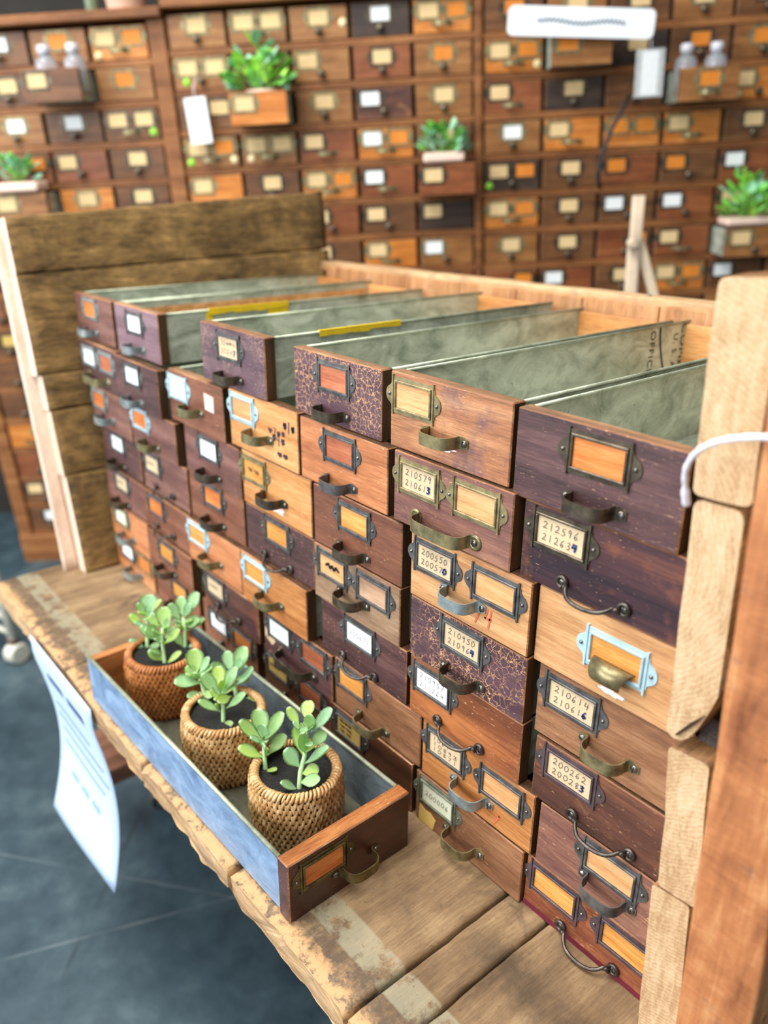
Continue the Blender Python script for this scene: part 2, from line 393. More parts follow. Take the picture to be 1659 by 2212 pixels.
FRAME_EAR = .028 + .0068 + .0048
fm = frame_mesh(); _fc = {}
def frame_obj(parent, x, z, mat):
    if mat.name not in _fc: _fc[mat.name] = fm.mesh('label_frame', [mat])
    return link('label_frame', _fc[mat.name], parent, (x, 0, z))
m = MB(); m.lathe([(.0022, 0), (.0021, .0010), (.0013, .0018), (.0003, .0020)], 10, axis='y'); RIVET = m.mesh('rivet', [SCREW])
m = MB(); m.lathe([(.0040, 0), (.0040, .0010), (.0030, .0022), (.0012, .0027), (.0002, .0028)], 14, axis='y')
m.box(-.0034, .0034, -.0031, -.0012, -.0005, .0005, 1); SCREWM = m.mesh('screw', [SCREW, DARKM])

def strap_path(half, foot, depth, flatness=.62):
    pts = [(-half-foot, -.0008), (-half+.004, -.0008), (-half+.0066, -.0018), (-half+.0078, -.0050)]
    a0 = half-.0078
    for k in range(0, 31):
        an = math.pi - math.pi*k/30
        cx = math.copysign(abs(math.cos(an))**flatness, math.cos(an)); sy = abs(math.sin(an))**.85
        pts.append((cx*(a0+.0016*math.sin(an)), -.0050 - (depth-.0050)*sy))
    pts += [(half-.0078, -.0050), (half-.0066, -.0018), (half-.004, -.0008), (half+foot, -.0008)]
    return pts
def strap_mesh(mat, half=.031, depth=.025, wid=.0138, name='handle'):
    m = MB(); P = strap_path(half, .0052, depth); n = len(P)
    z0 = [-wid/2*(.62 if i in (0, n-1) else 1) for i in range(n)]; m.band(P, z0, [-z for z in z0], .0015)
    return m.mesh(name, [mat])
def bar_mesh(mat):
    m = MB(); half = .048; P = strap_path(half, .002, .024, .42); m.band(P, -.0075, .0075, .0017)
    for s_ in (-1, 1): m.lathe([(.0095, 0), (.0095, .0012), (.0075, .0022), (.0060, .0022), (.0055, .0014)], 18, c=(s_*half, 0, 0), axis='y')
    return m.mesh('handle', [mat])
def wire_mesh(mat):
    m = MB(); half = .036
    for s_ in (-1, 1):
        m.tube([(s_*half + .0056*math.cos(a), -.0024, .0056*math.sin(a)) for a in [2*math.pi*k/16 for k in range(16)]], .0021, 8, closed=True)
        m.tube([(s_*(half-.0030), -.0050, -.0046), (s_*(half-.0060), -.0062, -.0008), (s_*(half-.0092), -.0076, -.0030)], .0021, 8)
    pts = []
    L = [(-half+.0046, -.0028, -.0036), (-half+.0085, -.0068, -.0008), (-half+.0115, -.0110, -.0030), (-half+.0175, -.0160, -.0058), (-half+.0260, -.0190, -.0070), (0, -.0200, -.0074)]
    R_ = [(-x, y, z) for x, y, z in L[:-1]][::-1]; ctl = [Vector(p) for p in L+R_]
    for i in range(len(ctl)-1):                                   # catmull-rom
        p0, p1, p2, p3 = ctl[max(i-1, 0)], ctl[i], ctl[i+1], ctl[min(i+2, len(ctl)-1)]
        for q in range(4):
            u = q/4; pts.append(.5*((2*p1) + (p2-p0)*u + (2*p0-5*p1+4*p2-p3)*u*u + (3*p1-p0-3*p2+p3)*u**3))
    pts.append(ctl[-1]); m.tube(pts, .0022, 8)
    return m.mesh('handle', [mat])
HM = {'sB': strap_mesh(BRONZE), 'sO': strap_mesh(OLIVE), 'sS': strap_mesh(STEELB), 'sI': strap_mesh(IRON), 'bO': bar_mesh(OLIVE), 'bI': bar_mesh(BRONZE), 'wI': wire_mesh(DARKI)}
HHALF = {'s': .031, 'b': .048, 'w': .036}
HNAME = {'s': 'bent strap pull', 'b': 'wide strap pull', 'w': 'wire bail pull'}

def handle(parent, kind, x, z):
    h = link('handle', HM[kind], parent, (x, 0, z))
    for s_ in (-1, 1):
        sc_ = link('screw', SCREWM, h, (s_*HHALF[kind[0]], -.0014 if kind[0] != 'w' else -.0006, 0)); sc_.rotation_euler = (0, .4+s_*.7+x*40, 0)
    return h

# handwriting: stroke digits in a unit box
GL = {'0': [[(.5,1),(.15,.8),(.1,.3),(.4,0),(.8,.25),(.85,.7),(.5,1)]], '1': [[(.45,1),(.5,0)]], '2': [[(.1,.8),(.4,1),(.75,.8),(.6,.45),(.15,.12),(.3,.02),(.55,.15),(.95,.02)]],
 '3': [[(.15,.9),(.55,1),(.75,.78),(.4,.55),(.8,.35),(.6,.02),(.1,.05)]], '4': [[(.3,1),(.15,.45),(.85,.5)],[(.75,.95),(.7,0)]], '5': [[(.8,1),(.3,.95),(.25,.6),(.65,.6),(.75,.25),(.45,0),(.1,.1)]],
 '6': [[(.65,1),(.25,.6),(.15,.2),(.45,0),(.75,.2),(.55,.42),(.2,.25)]], '7': [[(.1,.95),(.85,.95),(.4,0)]], '8': [[(.5,.5),(.2,.75),(.5,1),(.75,.78),(.3,.35),(.45,0),(.8,.2),(.5,.5)]], '9': [[(.75,.75),(.4,.55),(.2,.8),(.5,1),(.75,.8),(.65,0)]],
 '~': [[(0,.5),(.2,.8),(.35,.3),(.5,.75),(.65,.25),(.8,.8),(1,.4)]], ' ': [], 'L': [[(.2,1),(.15,.05),(.7,.02)]], 'a': [[(.7,.6),(.3,.6),(.15,.2),(.5,.02),(.7,.55),(.75,0)]], 'm': [[(.05,0),(.12,.55),(.4,.6),(.42,0)],[(.42,.5),(.75,.6),(.8,0)]], 'p': [[(.2,-.3),(.25,.6),(.7,.55),(.6,.1),(.25,.1)]]}
def strokes(m, text, x0, z0, w, h, lw, y=-.0016, slant=.12, mi=0, seed=0):
    rnd = random.Random(seed+len(text)); n = max(1, len(text)); cw = w/n
    for i, ch in enumerate(text):
        jz = rnd.uniform(-.08, .08)*h; jw = rnd.uniform(.72, .86)
        for st in GL.get(ch, []):
            P = [(x0+cw*(i+.08)+px*cw*jw+(pz-.5)*h*slant, z0+pz*h*rnd.uniform(.96, 1.04)+jz) for px, pz in st]
            for a, b in zip(P[:-1], P[1:]):
                dx, dz = b[0]-a[0], b[1]-a[1]; L = math.hypot(dx, dz) or 1e-6; ox, oz = -dz/L*lw/2, dx/L*lw/2; ex, ez = dx/L*lw*.3, dz/L*lw*.3
                m.add([(a[0]-ox-ex, y, a[1]-oz-ez), (b[0]-ox+ex, y, b[1]-oz+ez), (b[0]+ox+ex, y, b[1]+oz+ez), (a[0]+ox-ex, y, a[1]+oz-ez)], [(0,1,2,3)], mi)
m = MB(); m.cbox(-.0285, .0285, -.0009, 0, -.0150, .0150, .0002); PLATE = m
_pc = {}
def plate(parent, name, mat, dz=0, dx=0, rot=0):
    if (name, mat.name) not in _pc: _pc[name, mat.name] = PLATE.mesh(name, [mat])
    o = link(name, _pc[name, mat.name], parent, (dx, 0, dz)); o.rotation_euler = (0, rot, 0); return o

DLEN = .62; FT = .018
def drawer(name, root, w, h, woodk, frames, hand, length=DLEN, detail=True, steel=None, top=False):
    """front board, two steel sides, steel floor, wooden back, label frames and pull, all in drawer space (front faces -y, origin front left bottom)"""
    st = steel or GALV
    m = MB(); m.cbox(0, w, 0, FT, .0004, h-.0004, .0013, (0, 1, 2)); me = m.mesh('front_panel', [W[woodk], EDGE, SIDEW])
    if top:
        for p in me.polygons:
            if p.normal.z > .9: p.material_index = 3
        me.materials.append(TOPW)
    link('front_panel', me, root)
    hs = h - .003
    for x0 in (.0035, w-.0050):
        m = MB(); m.box(x0, x0+.0015, FT-.001, length, .001, hs)
        if top: m.tube([(x0+.00075, FT+.001, hs), (x0+.00075, length*.5, hs), (x0+.00075, length, hs)], .0024, 8, m=1)
        m.build('side_panel', [st, BEAD], root)
    m = MB(); m.box(.005, w-.005, FT, length-.012, .001, .0025); m.build('bottom_panel', [st], root)
    m = MB(); m.cbox(.005, w-.005, length-.013, length-.001, .0025, hs-.004, .001); m.build('back_panel', [W['gold'] if top else W['brown']], root)
    for i, fr in enumerate(frames):
        fx, fz, fmat, kind, txt = fr[:5]; fz = min(fz, h-.0240)
        fo = frame_obj(root, fx, fz, fmat)
        for s_ in (-1, 1): link('rivet', RIVET, fo, (s_*FRAME_EAR, -.0012, 0))
        if kind == 'w': plate(fo, 'wood_insert', txt)
        else:
            cm = {'c': CARD, 'W': CARDW, 'g': CARDG, 'y': CARDY}[kind]; plate(fo, 'card', cm, rot=fr[5] if len(fr) > 5 else 0)
            lines = [l for l in txt.split('/') if l]
            if lines:
                mk = MB(); lh = .0078 if len(lines) < 3 else .0056; gap = .0122 if len(lines) < 3 else .0080; zc = (len(lines)-1)/2*gap
                inkm = INKK if kind == 'y' else (INKB if kind == 'W' and 'L' in txt else INK)
                for k, lt in enumerate(lines): strokes(mk, lt, -.0225, zc-k*gap-lh/2, .045 if len(lt) > 4 else .030, lh, .00062 if kind != 'y' else .0014, seed=k+i)
                if kind == 'c' and len(lines) == 2:                # corrected last digit
                    strokes(mk, lines[1][-1], .0140, zc-gap-lh/2, .0075, lh, .0018, y=-.0018, mi=1, seed=9)
                mk.build('handwriting', [inkm, INKB], fo)
    if hand: handle(root, hand[0], hand[1], hand[2])
    return root

I, BR, BL_, PF, GF = IRON, BRASS, BLUEP, PLUMF, GREENF
L_, C_, R_ = .043, .090, .137
def F(x, mat, kind, txt='', z=.061): return (x, z, mat, kind, txt)
# (column, row): x, pull-out, bottom z, top z, wood, frames, handle (kind, x, z), words
DR = {
(0,0): (-.0615,-.0094,.4986,.586,'plumred',[F(.078,STEELB,'w',INS_ORANGE)],('sS',.072,.016),'plum-red drawer with orange wood label slot'),
(0,1): (-.030,.006,.4068,.4986,'plum',[F(.052,STEELB,'W','~~'),F(.139,STEELB,'w',INS_RED)],('bO',.092,.022),'plum drawer with white card and pinkish slot'),
(0,2): (.0057,.0054,.3257,.4068,'plumred',[F(.040,STEELB,'w',INS_ORANGE,.058)],('sS',.075,.024),'tan-red drawer with orange wood label slot'),
(0,3): (.0138,-.0033,.2403,.3257,'plum',[F(.080,I,'W','~~',.059)],('sB',.078,.014),'plum drawer with a white card'),
(0,4): (.021,.0015,.1609,.2403,'plumred',[F(.083,I,'c','~~~~',.056)],('sB',.080,.012),'plum-red drawer with a cream card'),
(0,5): (.028,.004,.0805,.1609,'orange',[F(.056,GF,'g','',.054)],('sS',.085,.016),'orange drawer with a pale green card'),
(0,6): (.026,.0,.0,.0805,'orange',[F(.060,I,'W','',.054),F(.145,BR,'w',INS_ORANGE,.054)],('sS',.095,.016),'orange drawer with a bluish white card'),
(1,0): (.1376,-.0111,.4969,.5869,'lilac',[F(.088,I,'W','~')],('sS',.088,.016),'faded plum drawer with a white card'),
(1,1): (.1655,.0125,.4086,.4969,'plum',[F(.082,I,'W','~~')],('sS',.084,.014),'plum drawer pulled forward, white card'),
(1,2): (.1996,.0048,.329,.4086,'plumred',[F(.043,BL_,'w',INS_ORANGE,.057)],('sO',.084,.016),'red-brown drawer with pale blue label frame'),
(1,3): (.2165,-.002,.2413,.329,'plumred',[F(.045,I,'c','~~~~',.058)],('wI',.090,.017),'red-brown drawer with blurred cream card'),
(1,4): (.2144,.0033,.1602,.2413,'red',[F(.056,I,'w',INS_ORANGE,.056)],('wI',.090,.018),'dark red drawer with orange slot'),
(1,5): (.2253,.0094,.0853,.1602,'red',[F(.088,I,'w',INS_GOLD,.050)],('sB',.088,.013),'red-brown drawer with golden slot'),
(1,6): (.224,.0,.0,.0853,'red',[F(.110,I,'w',INS_GOLD,.057)],('sB',.092,.016),'red-brown bottom drawer with golden slot'),
(2,1): (.368,-.0018,.4127,.503,'red',[F(.034,BL_,'W','Lamp 2/~~~~')],('sO',.085,.033),'red-brown drawer with pale blue frame, tape'),
(2,2): (.4068,-.0037,.328,.4127,'plumred',[F(.086,I,'W','~~',.059)],('sB',.089,.016),'red-brown drawer with plain white card'),
(2,3): (.4049,-.0061,.2415,.328,'red',[F(.087,I,'w',INS_ORANGE,.060)],('sB',.090,.015),'red-brown drawer with orange slot'),
(2,4): (.4026,.0038,.1585,.2415,'orange',[F(.038,BL_,'w',INS_GOLD,.058)],('sO',.090,.028),'orange-brown drawer with pale blue frame'),
(2,5): (.4538,.006,.0857,.1585,'streak',[F(.044,I,'c','~~~~',.052)],('wI',.086,.016),'dark streaked drawer with beige card'),
(2,6): (.430,.0,.0,.0857,'red',[F(.058,I,'W','',.056),F(.143,I,'w',INS_ORANGE,.056)],('sB',.095,.018),'dark red drawer with white card'),
(3,0): (.507,.0023,.5105,.6007,'crackfine',[F(.086,I,'c','30~~4/30247')],('sB',.089,.017),'purple crackled drawer with faint pencilled card'),
(3,1): (.5824,.0016,.4206,.5105,'gold',[F(.040,BL_,'w',INS_PALE,.064)],('sO',.088,.033),'golden drawer scribbled with dark ink'),
(3,2): (.6094,.0007,.3326,.4206,'gold',[F(.036,BR,'w',INS_GOLD,.060)],('sB',.090,.031),'golden drawer with brass frame, paint splotch'),
(3,3): (.6122,.0007,.2505,.3326,'plum',[F(.091,I,'w',INS_GOLD,.058)],('wI',.090,.012),'dark plum drawer with golden slot'),
(3,4): (.6039,.0109,.1637,.2505,'honey',[F(.045,BL_,'w',INS_GOLD,.061)],('sO',.090,.032),'honey drawer pulled forward, pale blue frame'),
(3,5): (.6556,.0047,.0843,.1637,'plum',[F(.048,I,'W','200537',.058),F(.141,I,'w',INS_RED,.058)],('bI',.094,.020),'dark plum drawer with white 200537 card'),
(3,6): (.636,-.004,.0,.0843,'dark',[F(.043,I,'y','~~~',.056),F(.137,I,'w',INS_RED,.056)],('sB',.092,.016),'dark drawer with yellowed card'),
(4,0): (.7469,-.0104,.507,.5963,'crack',[F(.091,I,'w',INS_RED)],('sB',.089,.016),'crackled purple drawer with brown slot'),
(4,1): (.7707,-.0015,.4193,.507,'orange',[F(.090,I,'w',INS_RED)],('sI',.091,.016),'bright orange-oak drawer with iron frame'),
(4,2): (.8009,.0002,.332,.4193,'red',[F(.092,I,'w',INS_GOLD,.060)],('sB',.090,.016),'smooth red-brown drawer with golden slot'),
(4,3): (.8011,.0018,.2469,.332,'grey',[F(.044,I,'w',INS_PALE,.059),F(.133,I,'w',INS_GREY,.058)],('sB',.091,.032),'weathered grey drawer with two label frames'),
(4,4): (.8132,-.0003,.1640,.2469,'plum',[F(.090,I,'W','200672',.060)],('wI',.088,.012),'plum drawer with white 200672 card'),
(4,5): (.8439,-.0002,.0819,.1640,'brown',[F(.041,I,'w',INS_GOLD,.057)],('sO',.089,.016),'brown drawer with golden slot left'),
(4,6): (.8328,.0028,.0,.0819,'dark',[F(.049,I,'y','~~~/~~/~~',.055)],None,'very dark drawer with black-scribbled yellowed card'),
(5,0): (.9617,-.0013,.5125,.6023,'inkbrown',[F(.039,BR,'w',INS_PALE,.063)],('sO',.092,.032),'ink-stained oak drawer with pink-white splotch'),
(5,1): (.9755,.004,.4236,.5125,'plumbrown',[F(.044,BR,'c','210579/210613'),F(.135,BR,'w',INS_PALE)],('bO',.089,.017),'purple-brown drawer with cream 210579 card'),
(5,2): (1.0069,.0024,.3343,.4236,'oak',[F(.042,I,'c','200550/200570',.059),F(.137,I,'w',INS_PALE,.060)],('sS',.090,.032),'striped light oak drawer with cream 200550 card'),
(5,3): (1.0086,.0022,.25,.3343,'crack',[F(.090,I,'c','210950/210964',.059)],('sB',.094,.015),'crackled purple drawer with cream 210950 card'),
(5,4): (1.0096,.0015,.1657,.25,'stripe',[F(.042,I,'W','210957/211264',.058)],('wI',.091,.015),'striped brown drawer with white 210957 card'),
(5,5): (1.0346,-.0005,.0799,.1657,'honey',[F(.043,I,'c','1089/10893/10871',.060),F(.138,I,'w',INS_PALE,.059)],('sS',.091,.029),'honey oak drawer with cream 10893 card'),
(5,6): (1.0272,.0017,.0,.0799,'brown',[F(.042,GF,'g','200006',.055)],('sO',.091,.026),'brown bottom drawer with 200006 card'),
(6,0): (1.1542,-.0016,.5082,.6002,'plum',[F(.098,BRONZE,'w',INS_ORANGE,.064)],('sB',.098,.019),'worn plum drawer with glowing orange slot'),
(6,1): (1.1695,-.0043,.4217,.5082,'streak',[F(.048,BRONZE,'c','212596/212634')],('wI',.092,.015),'dark streaked drawer with cream 212596 card'),
(6,2): (1.1959,-.0061,.3312,.4217,'oak',[F(.098,BL_,'w',INS_GOLD,.050)],None,'light oak drawer with blue frame and tab'),
(6,3): (1.204,-.0082,.2437,.3312,'brown',[F(.045,I,'c','210614/210616')],('sO',.095,.029),'brown drawer with cream 210614 card'),
(6,4): (1.2113,-.0045,.1616,.2437,'walnut',[F(.048,PF,'c','200262/200283',.059)],('wI',.094,.013),'worn walnut drawer with cream 200262 card'),
(6,5): (1.2267,-.0037,.0773,.1616,'plumbrown',[F(.096,I,'w',INS_PALE,.060)],('sI',.096,.032),'grey-brown drawer with iron frame above pull'),
(6,6): (1.2155,-.0044,.0,.0773,'redworn',[F(.042,PF,'w',INS_GOLD,.054),F(.138,PF,'w',INS_GOLD,.054)],('wI',.093,.014),'reddish worn drawer with two golden slots'),
}
ORD = ['first', 'second', 'third', 'fourth', 'fifth', 'sixth', 'seventh', 'eighth', 'ninth', 'tenth', 'eleventh', 'twelfth', 'thirteenth', 'fourteenth', 'fifteenth', 'sixteenth', 'seventeenth']
DW = .1868
ROOT = {}
for (c, r), (x, p, zb, zt, wk, frs, hd, words) in DR.items():
    root = empty('stacked_drawer', (x, -p, zb), '%s, %s column, %s row of stack' % (words, ORD[c], ORD[r]), 'drawer', 'drawers stacked on the bench')
    hgt = zt - zb
    if (c, r) == (6, 6):
        m = MB(); m.box(0, DW, -.0005, .25, 0, .0075); m.build('red_strip', REDW, root)
    drawer('stacked_drawer', root, DW, hgt, wk, frs, hd, top=(r == 0 or (c, r) in ((2, 1),)))
    ROOT[c, r] = root

# marks on single drawers
def blob(parent, name, mat, cx, cz, rx, rz, y=-.0006, seed=1, n=22, jag=.35):
    rnd = random.Random(seed); m = MB(); pts = []
    for k in range(n):
        a = 2*math.pi*k/n; q = 1 + jag*(rnd.random()-.5)*2; pts.append((cx+rx*q*math.cos(a), cz+rz*q*math.sin(a)))
    m.prism(pts, y, .0004); o = m.build(name, mat, parent); return o
blob(ROOT[5,0], 'paint_splotch', PAINTW, .093, .021, .017, .0042, seed=4)
blob(ROOT[3,2], 'paint_splotch', PAINTW, .096, .016, .018, .0055, seed=5)
blob(ROOT[6,2], 'paint_splotch', flat('paint_white', (232,226,220), .7, 0, .1, 120), .098, .011, .013, .0035, seed=6)
m = MB(); m.prism([(.128,.044),(.157,.043),(.158,.069),(.127,.071)], -.0006, .0003); m.build('tape_patch', TAPEW, ROOT[2,1])
m = MB(); m.prism([(.008,.001),(.036,.002),(.040,.020),(.030,.026),(.020,.024),(.009,.030)], -.0007, .0003); m.build('tape_patch', CARDY, ROOT[5,6])
m = MB(); m.prism([(.004,.030),(.024,.020),(.034,.030),(.030,.041),(.012,.052),(.005,.062)], -.0007, .0003); m.build('torn_label', CARD, ROOT[3,5])
m = MB(); strokes(m, '~1~', .150, .055, .030, .016, .0022, y=-.0005, seed=2); strokes(m, '~4~', .120, .030, .034, .018, .0015, y=-.0005, seed=3); strokes(m, '~7~~', .110, .042, .046, .014, .0012, y=-.0005, seed=4); strokes(m, '~~', .132, .012, .030, .012, .0020, y=-.0005, seed=5)
m.build('ink_scribble', flat('ink_violet', (54,44,74), .7), ROOT[3,1])
m = MB(); strokes(m, '~', .028, .056, .034, .010, .0040, y=-.0022, seed=7); m.build('ink_stroke', INKK, ROOT[4,3])
m = MB(); strokes(m, '~~', .018, .054, .036, .012, .0011, y=-.0016, seed=8); m.build('pencil_mark', INK, ROOT[3,2])
m = MB(); strokes(m, '74', .105, .010, .034, .022, .0026, y=-.0005, seed=3); m.build('crayon_mark', CRAYON, ROOT[5,2])
m = MB(); strokes(m, '3', .095, .006, .018, .018, .0024, y=-.0005, seed=6); m.build('crayon_mark', CRAYON, ROOT[5,5])
m = MB(); strokes(m, '7', .124, .006, .018, .018, .0024, y=-.0005, seed=6); m.build('crayon_mark', CRAYON, ROOT[5,5])
# curled brass tab in the blue frame
m = MB(); pr = []
for k in range(9):
    a = math.radians(-20 + 155*k/8); pr.append((-.0045-.0105*math.sin(a), .032+.0100*math.cos(a)))
vs = []
for i, (y0, z0) in enumerate(pr):
    w0 = .0235-.0010*i
    vs += [(.098-w0, y0, z0), (.098, y0-.001, z0), (.098+w0, y0, z0)]
m.add(vs, [(i*3+j, i*3+j+1, i*3+j+4, i*3+j+3) for i in range(len(pr)-1) for j in range(2)], 0, True)
o = m.build('pull_tab', OLIVE, ROOT[6,2]); sd = o.modifiers.new('thickness', 'SOLIDIFY'); sd.thickness = .0014

# writing and tape on the steel sides
def text_mesh(body, size, mat, name, parent, mw):
    cu = bpy.data.curves.new(name, 'FONT'); cu.body = body; cu.size = size; cu.align_x = 'LEFT'; cu.extrude = .0001; cu.space_character = 1.15
    tmp = bpy.data.objects.new(name, cu); COL.objects.link(tmp); bpy.context.view_layer.update()
    me = bpy.data.meshes.new_from_object(tmp.evaluated_get(bpy.context.evaluated_depsgraph_get())); bpy.data.objects.remove(tmp)
    me.materials.clear(); me.materials.append(mat); o = link(name, me, parent); o.matrix_local = mw; return o
sx0 = .0054                                                      # inner face of the left steel side
def down_text(body, size, y, z, parent):                         # letters run downwards, tops to the back
    return text_mesh(body, size, INKK, 'stencil_text', parent, Matrix(((0, 0, 1, sx0), (0, 1, 0, y), (-1, 0, 0, z), (0, 0, 0, 1))))
down_text('OFFICE .', .019, .513, .082, ROOT[5,0]); down_text('U. S. A.', .017, .578, .072, ROOT[5,0]); down_text('COMPANY', .023, .598, .086, ROOT[5,0])
m = MB(); arc = [(sx0+.0002, .534+.028*(k/10)**1.6, .087-.080*k/10) for k in range(11)]
for a, b in zip(arc[:-1], arc[1:]): m.add([a, (a[0], a[1]+.0045, a[2]), (b[0], b[1]+.0045, b[2]), b], [(0,1,2,3)])
m.build('stencil_line', INKK, ROOT[5,0])
rs = random.Random(11)
def tape_strip(parent, x, y0, y1, z0, z1):
    m = MB(); n = 10
    for k in range(n):
        ya = y0+(y1-y0)*k/n; yb = y0+(y1-y0)*(k+1)/n; j = rs.uniform(-.002, .002)
        m.box(x, x+.0006, ya, yb, z0+j, z1)
        if z1 > .086: m.box(x-.0040, x+.0006, ya, yb, z1-.0004, z1+.0004)
    m.build('yellow_tape', YELLOW, parent)
tape_strip(ROOT[1,0], DW-.0015, .10, .27, .0795, .0898); tape_strip(ROOT[1,0], DW-.0033, .095, .108, .03, .086); tape_strip(ROOT[1,0], DW-.0030, .225, .27, .062, .080)
tape_strip(ROOT[3,0], DW-.0015, .095, .25, .0815, .0900)
for k in range(7):                                               # bare wooden boards lining one side
    m = MB(); m.cbox(.0055, .0085, .02+k*.083, .02+k*.083+.082, .004, .074, .0006); m.build('liner_board', W['gold'], ROOT[1,0])

# ---------------------------------------------------------------- the bench: shelf, end panels, rail, legs
bench = empty('display_bench', (0, 0, 0), 'rustic plank display bench carrying the stacked drawers', 'bench')
def plankwood(name, d, m_, l, axis, blot=None, ba=.5, **kw): return wood(name, d, m_, l, axis=axis, rough=.7, blot=blot, blot_amt=ba, rand=False, **kw)
# shelf boards: tan, dark worn front margin, strip of old tape residue along the front
t = NT('shelf_plank_wood'); v = t.coords(rand=False); g = t.scaled(v, AX['y'])
broad = t.noise(g, 40, 4, .6, .8); fine = t.noise(g, 420, 5, .7); low = t.noise(v, 9, 5, .62); gr = t.noise(v, 70, 5, .7)
f = t.math('ADD', t.math('MULTIPLY', broad, .33), t.math('ADD', t.math('MULTIPLY', fine, .25), t.math('MULTIPLY', low, .42)))
c = t.ramp(f, [(.34, lin((80,62,44))), (.50, lin((126,102,74))), (.66, lin((170,144,108)))])
sx = t.n('ShaderNodeSeparateXYZ'); t.l(v, sx.inputs[0]); Y = sx.outputs[1]
wob = t.math('MULTIPLY', t.math('SUBTRACT', t.noise(v, 60, 4, .65), .5), .045)
yy = t.math('ADD', Y, wob)
grime = t.math('MULTIPLY', t.math('MULTIPLY', t.step(yy, -.168, -.196), t.step(gr, .36, .56)), .8); c = t.mix(grime, c, lin((84,72,60)))
edge = t.math('MULTIPLY', t.step(yy, -.222, -.232), t.step(t.noise(v, 45, 5, .7), .40, .50)); c = t.mix(t.math('MULTIPLY', edge, .9), c, lin((188,148,102)))
band = t.math('MULTIPLY', t.math('MULTIPLY', t.step(Y, -.203, -.200), t.step(Y, -.160, -.163)), t.step(t.noise(v, 26, 5, .7), .40, .50)); c = t.mix(t.math('MULTIPLY', band, .5), c, lin((164,162,136)))
stn = t.math('MULTIPLY', t.step(t.noise(v, 13, 4, .6, .6), .58, .68), t.step(Y, -.14, -.10)); c = t.mix(t.math('MULTIPLY', stn, .7), c, lin((70,60,50)))
X = sx.outputs[0]
sb = t.math('MULTIPLY', t.math('SUBTRACT', 1.0, t.step(t.math('ABSOLUTE', t.math('ADD', yy, .078)), .008, .034)), t.step(X, 1.20, 1.25)); c = t.mix(t.math('MULTIPLY', t.math('MULTIPLY', sb, t.step(low, .30, .50)), .75), c, lin((58,48,40)))
spk = t.step(t.noise(v, 150, 4, .65), .62, .68); c = t.mix(t.math('MULTIPLY', spk, .45), c, lin((78,60,44)))
t.bump(t.math('ADD', fine, t.math('MULTIPLY', gr, .6)), .45, .002)
SHELFW = t.set(Base_Color=c, Roughness=.62, Specular_IOR_Level=.3)
SHELFE = plankwood('shelf_edge_wood', (120,92,64), (186,150,108), (220,190,148), 'x', (110,98,92), .5)
for i, (x0, x1) in enumerate(((-.055, .366), (.369, .688), (.692, .945), (.953, 1.192), (1.1965, 1.2515), (1.2535, 1.56))):
    m = MB(); m.plank(((x0+x1)/2, -.246, -.0215), ((x0+x1)/2, .70, -.0215), (1,0,0), (0,0,1), x1-x0, .043, .006, n=60, amp=.0016, seed=i+1, sub=max(4, int((x1-x0)/.008)))
    # ragged, rounded front end
    for j, (px, py, pz) in enumerate(m.v):
        if py < -.215:
            e = (-.215-py)/.031; m.v[j] = (px, py + noise.noise(Vector((px*38, pz*70, i)))*.005*e + noise.noise(Vector((px*12, 3, 0)))*.004*e, pz - .004*e*e if pz > -.02 else pz + .005*e*e)
    b0 = len(m.v)
    m.build('shelf_plank', [SHELFW, SHELFE], bench)
# left end panel, leaning outwards
t = NT('panel_plank_wood'); v = t.coords(rand=False); g = t.scaled(v, (1, .5, 1))
n1 = t.noise(g, 26, 8, .72, .5); n2 = t.noise(t.scaled(v, (1, .12, 1)), 160, 6, .72); n3 = t.noise(v, 7, 4, .6)
f = t.math('ADD', t.math('MULTIPLY', n1, .45), t.math('ADD', t.math('MULTIPLY', n2, .35), t.math('MULTIPLY', n3, .20)))
c = t.ramp(f, [(.37, lin((58,45,27))), (.47, lin((106,83,50))), (.56, lin((146,115,70))), (.66, lin((196,158,100)))]); t.bump(f, 1.0, .006)
PANELW = t.set(Base_Color=c, Roughness=.75, Specular_IOR_Level=.2)
PALE = plankwood('pale_sawn_edge', (206,176,150), (228,204,182), (240,224,206), 'z')
def px(z): return .030 - .135*z/.731                             # inner face of the leaning panel
lean = Vector((-.135, 0, .731)).normalized(); out = Vector((-lean.z, 0, lean.x))
for i, (z0, z1, zb0, zb1, yf) in enumerate(((.002,.2155,.002,.2155,-.078), (.2165,.3535,.2165,.3535,-.081), (.3545,.4255,.3545,.4255,-.084), (.4265,.6235,.4265,.6415,-.092), (.6245,.731,.6425,.778,-.092))):
    m = MB(); th = .040
    p0 = Vector((px((z0+z1)/2), yf, (z0+z1)/2)) + out*(th/2 + .002*(i % 2)); p1 = Vector((px((zb0+zb1)/2), .675, (zb0+zb1)/2)) + out*(th/2 + .002*(i % 2))
    m.plank(p0, p1, out, lean, th, (z1-z0)/lean.z, .005, n=36, amp=.0022, seed=20+i)
    if zb1-zb0 > z1-z0+.005:
        for j, (qx, qy, qz) in enumerate(m.v):
            k = ((zb1-zb0)-(z1-z0))/2*(qy-yf)/(.675-yf); mid = (z0+z1)/2+((zb0+zb1)/2-(z0+z1)/2)*(qy-yf)/(.675-yf); s_ = 1 if qz > mid else -1
            m.v[j] = (qx, qy, qz+s_*k)
    m.build('end_plank', [PANELW, PALE], bench)
m = MB(); p0 = Vector((px(0), -.094, .0)) + out*.047; p1 = Vector((px(.726), -.094, .726)) + out*.047
m.plank(p0, p1, out, (0,1,0), .016, .030, .003, n=20, amp=.0012, seed=31); m.build('edge_batten', [PALE, PALE], bench)
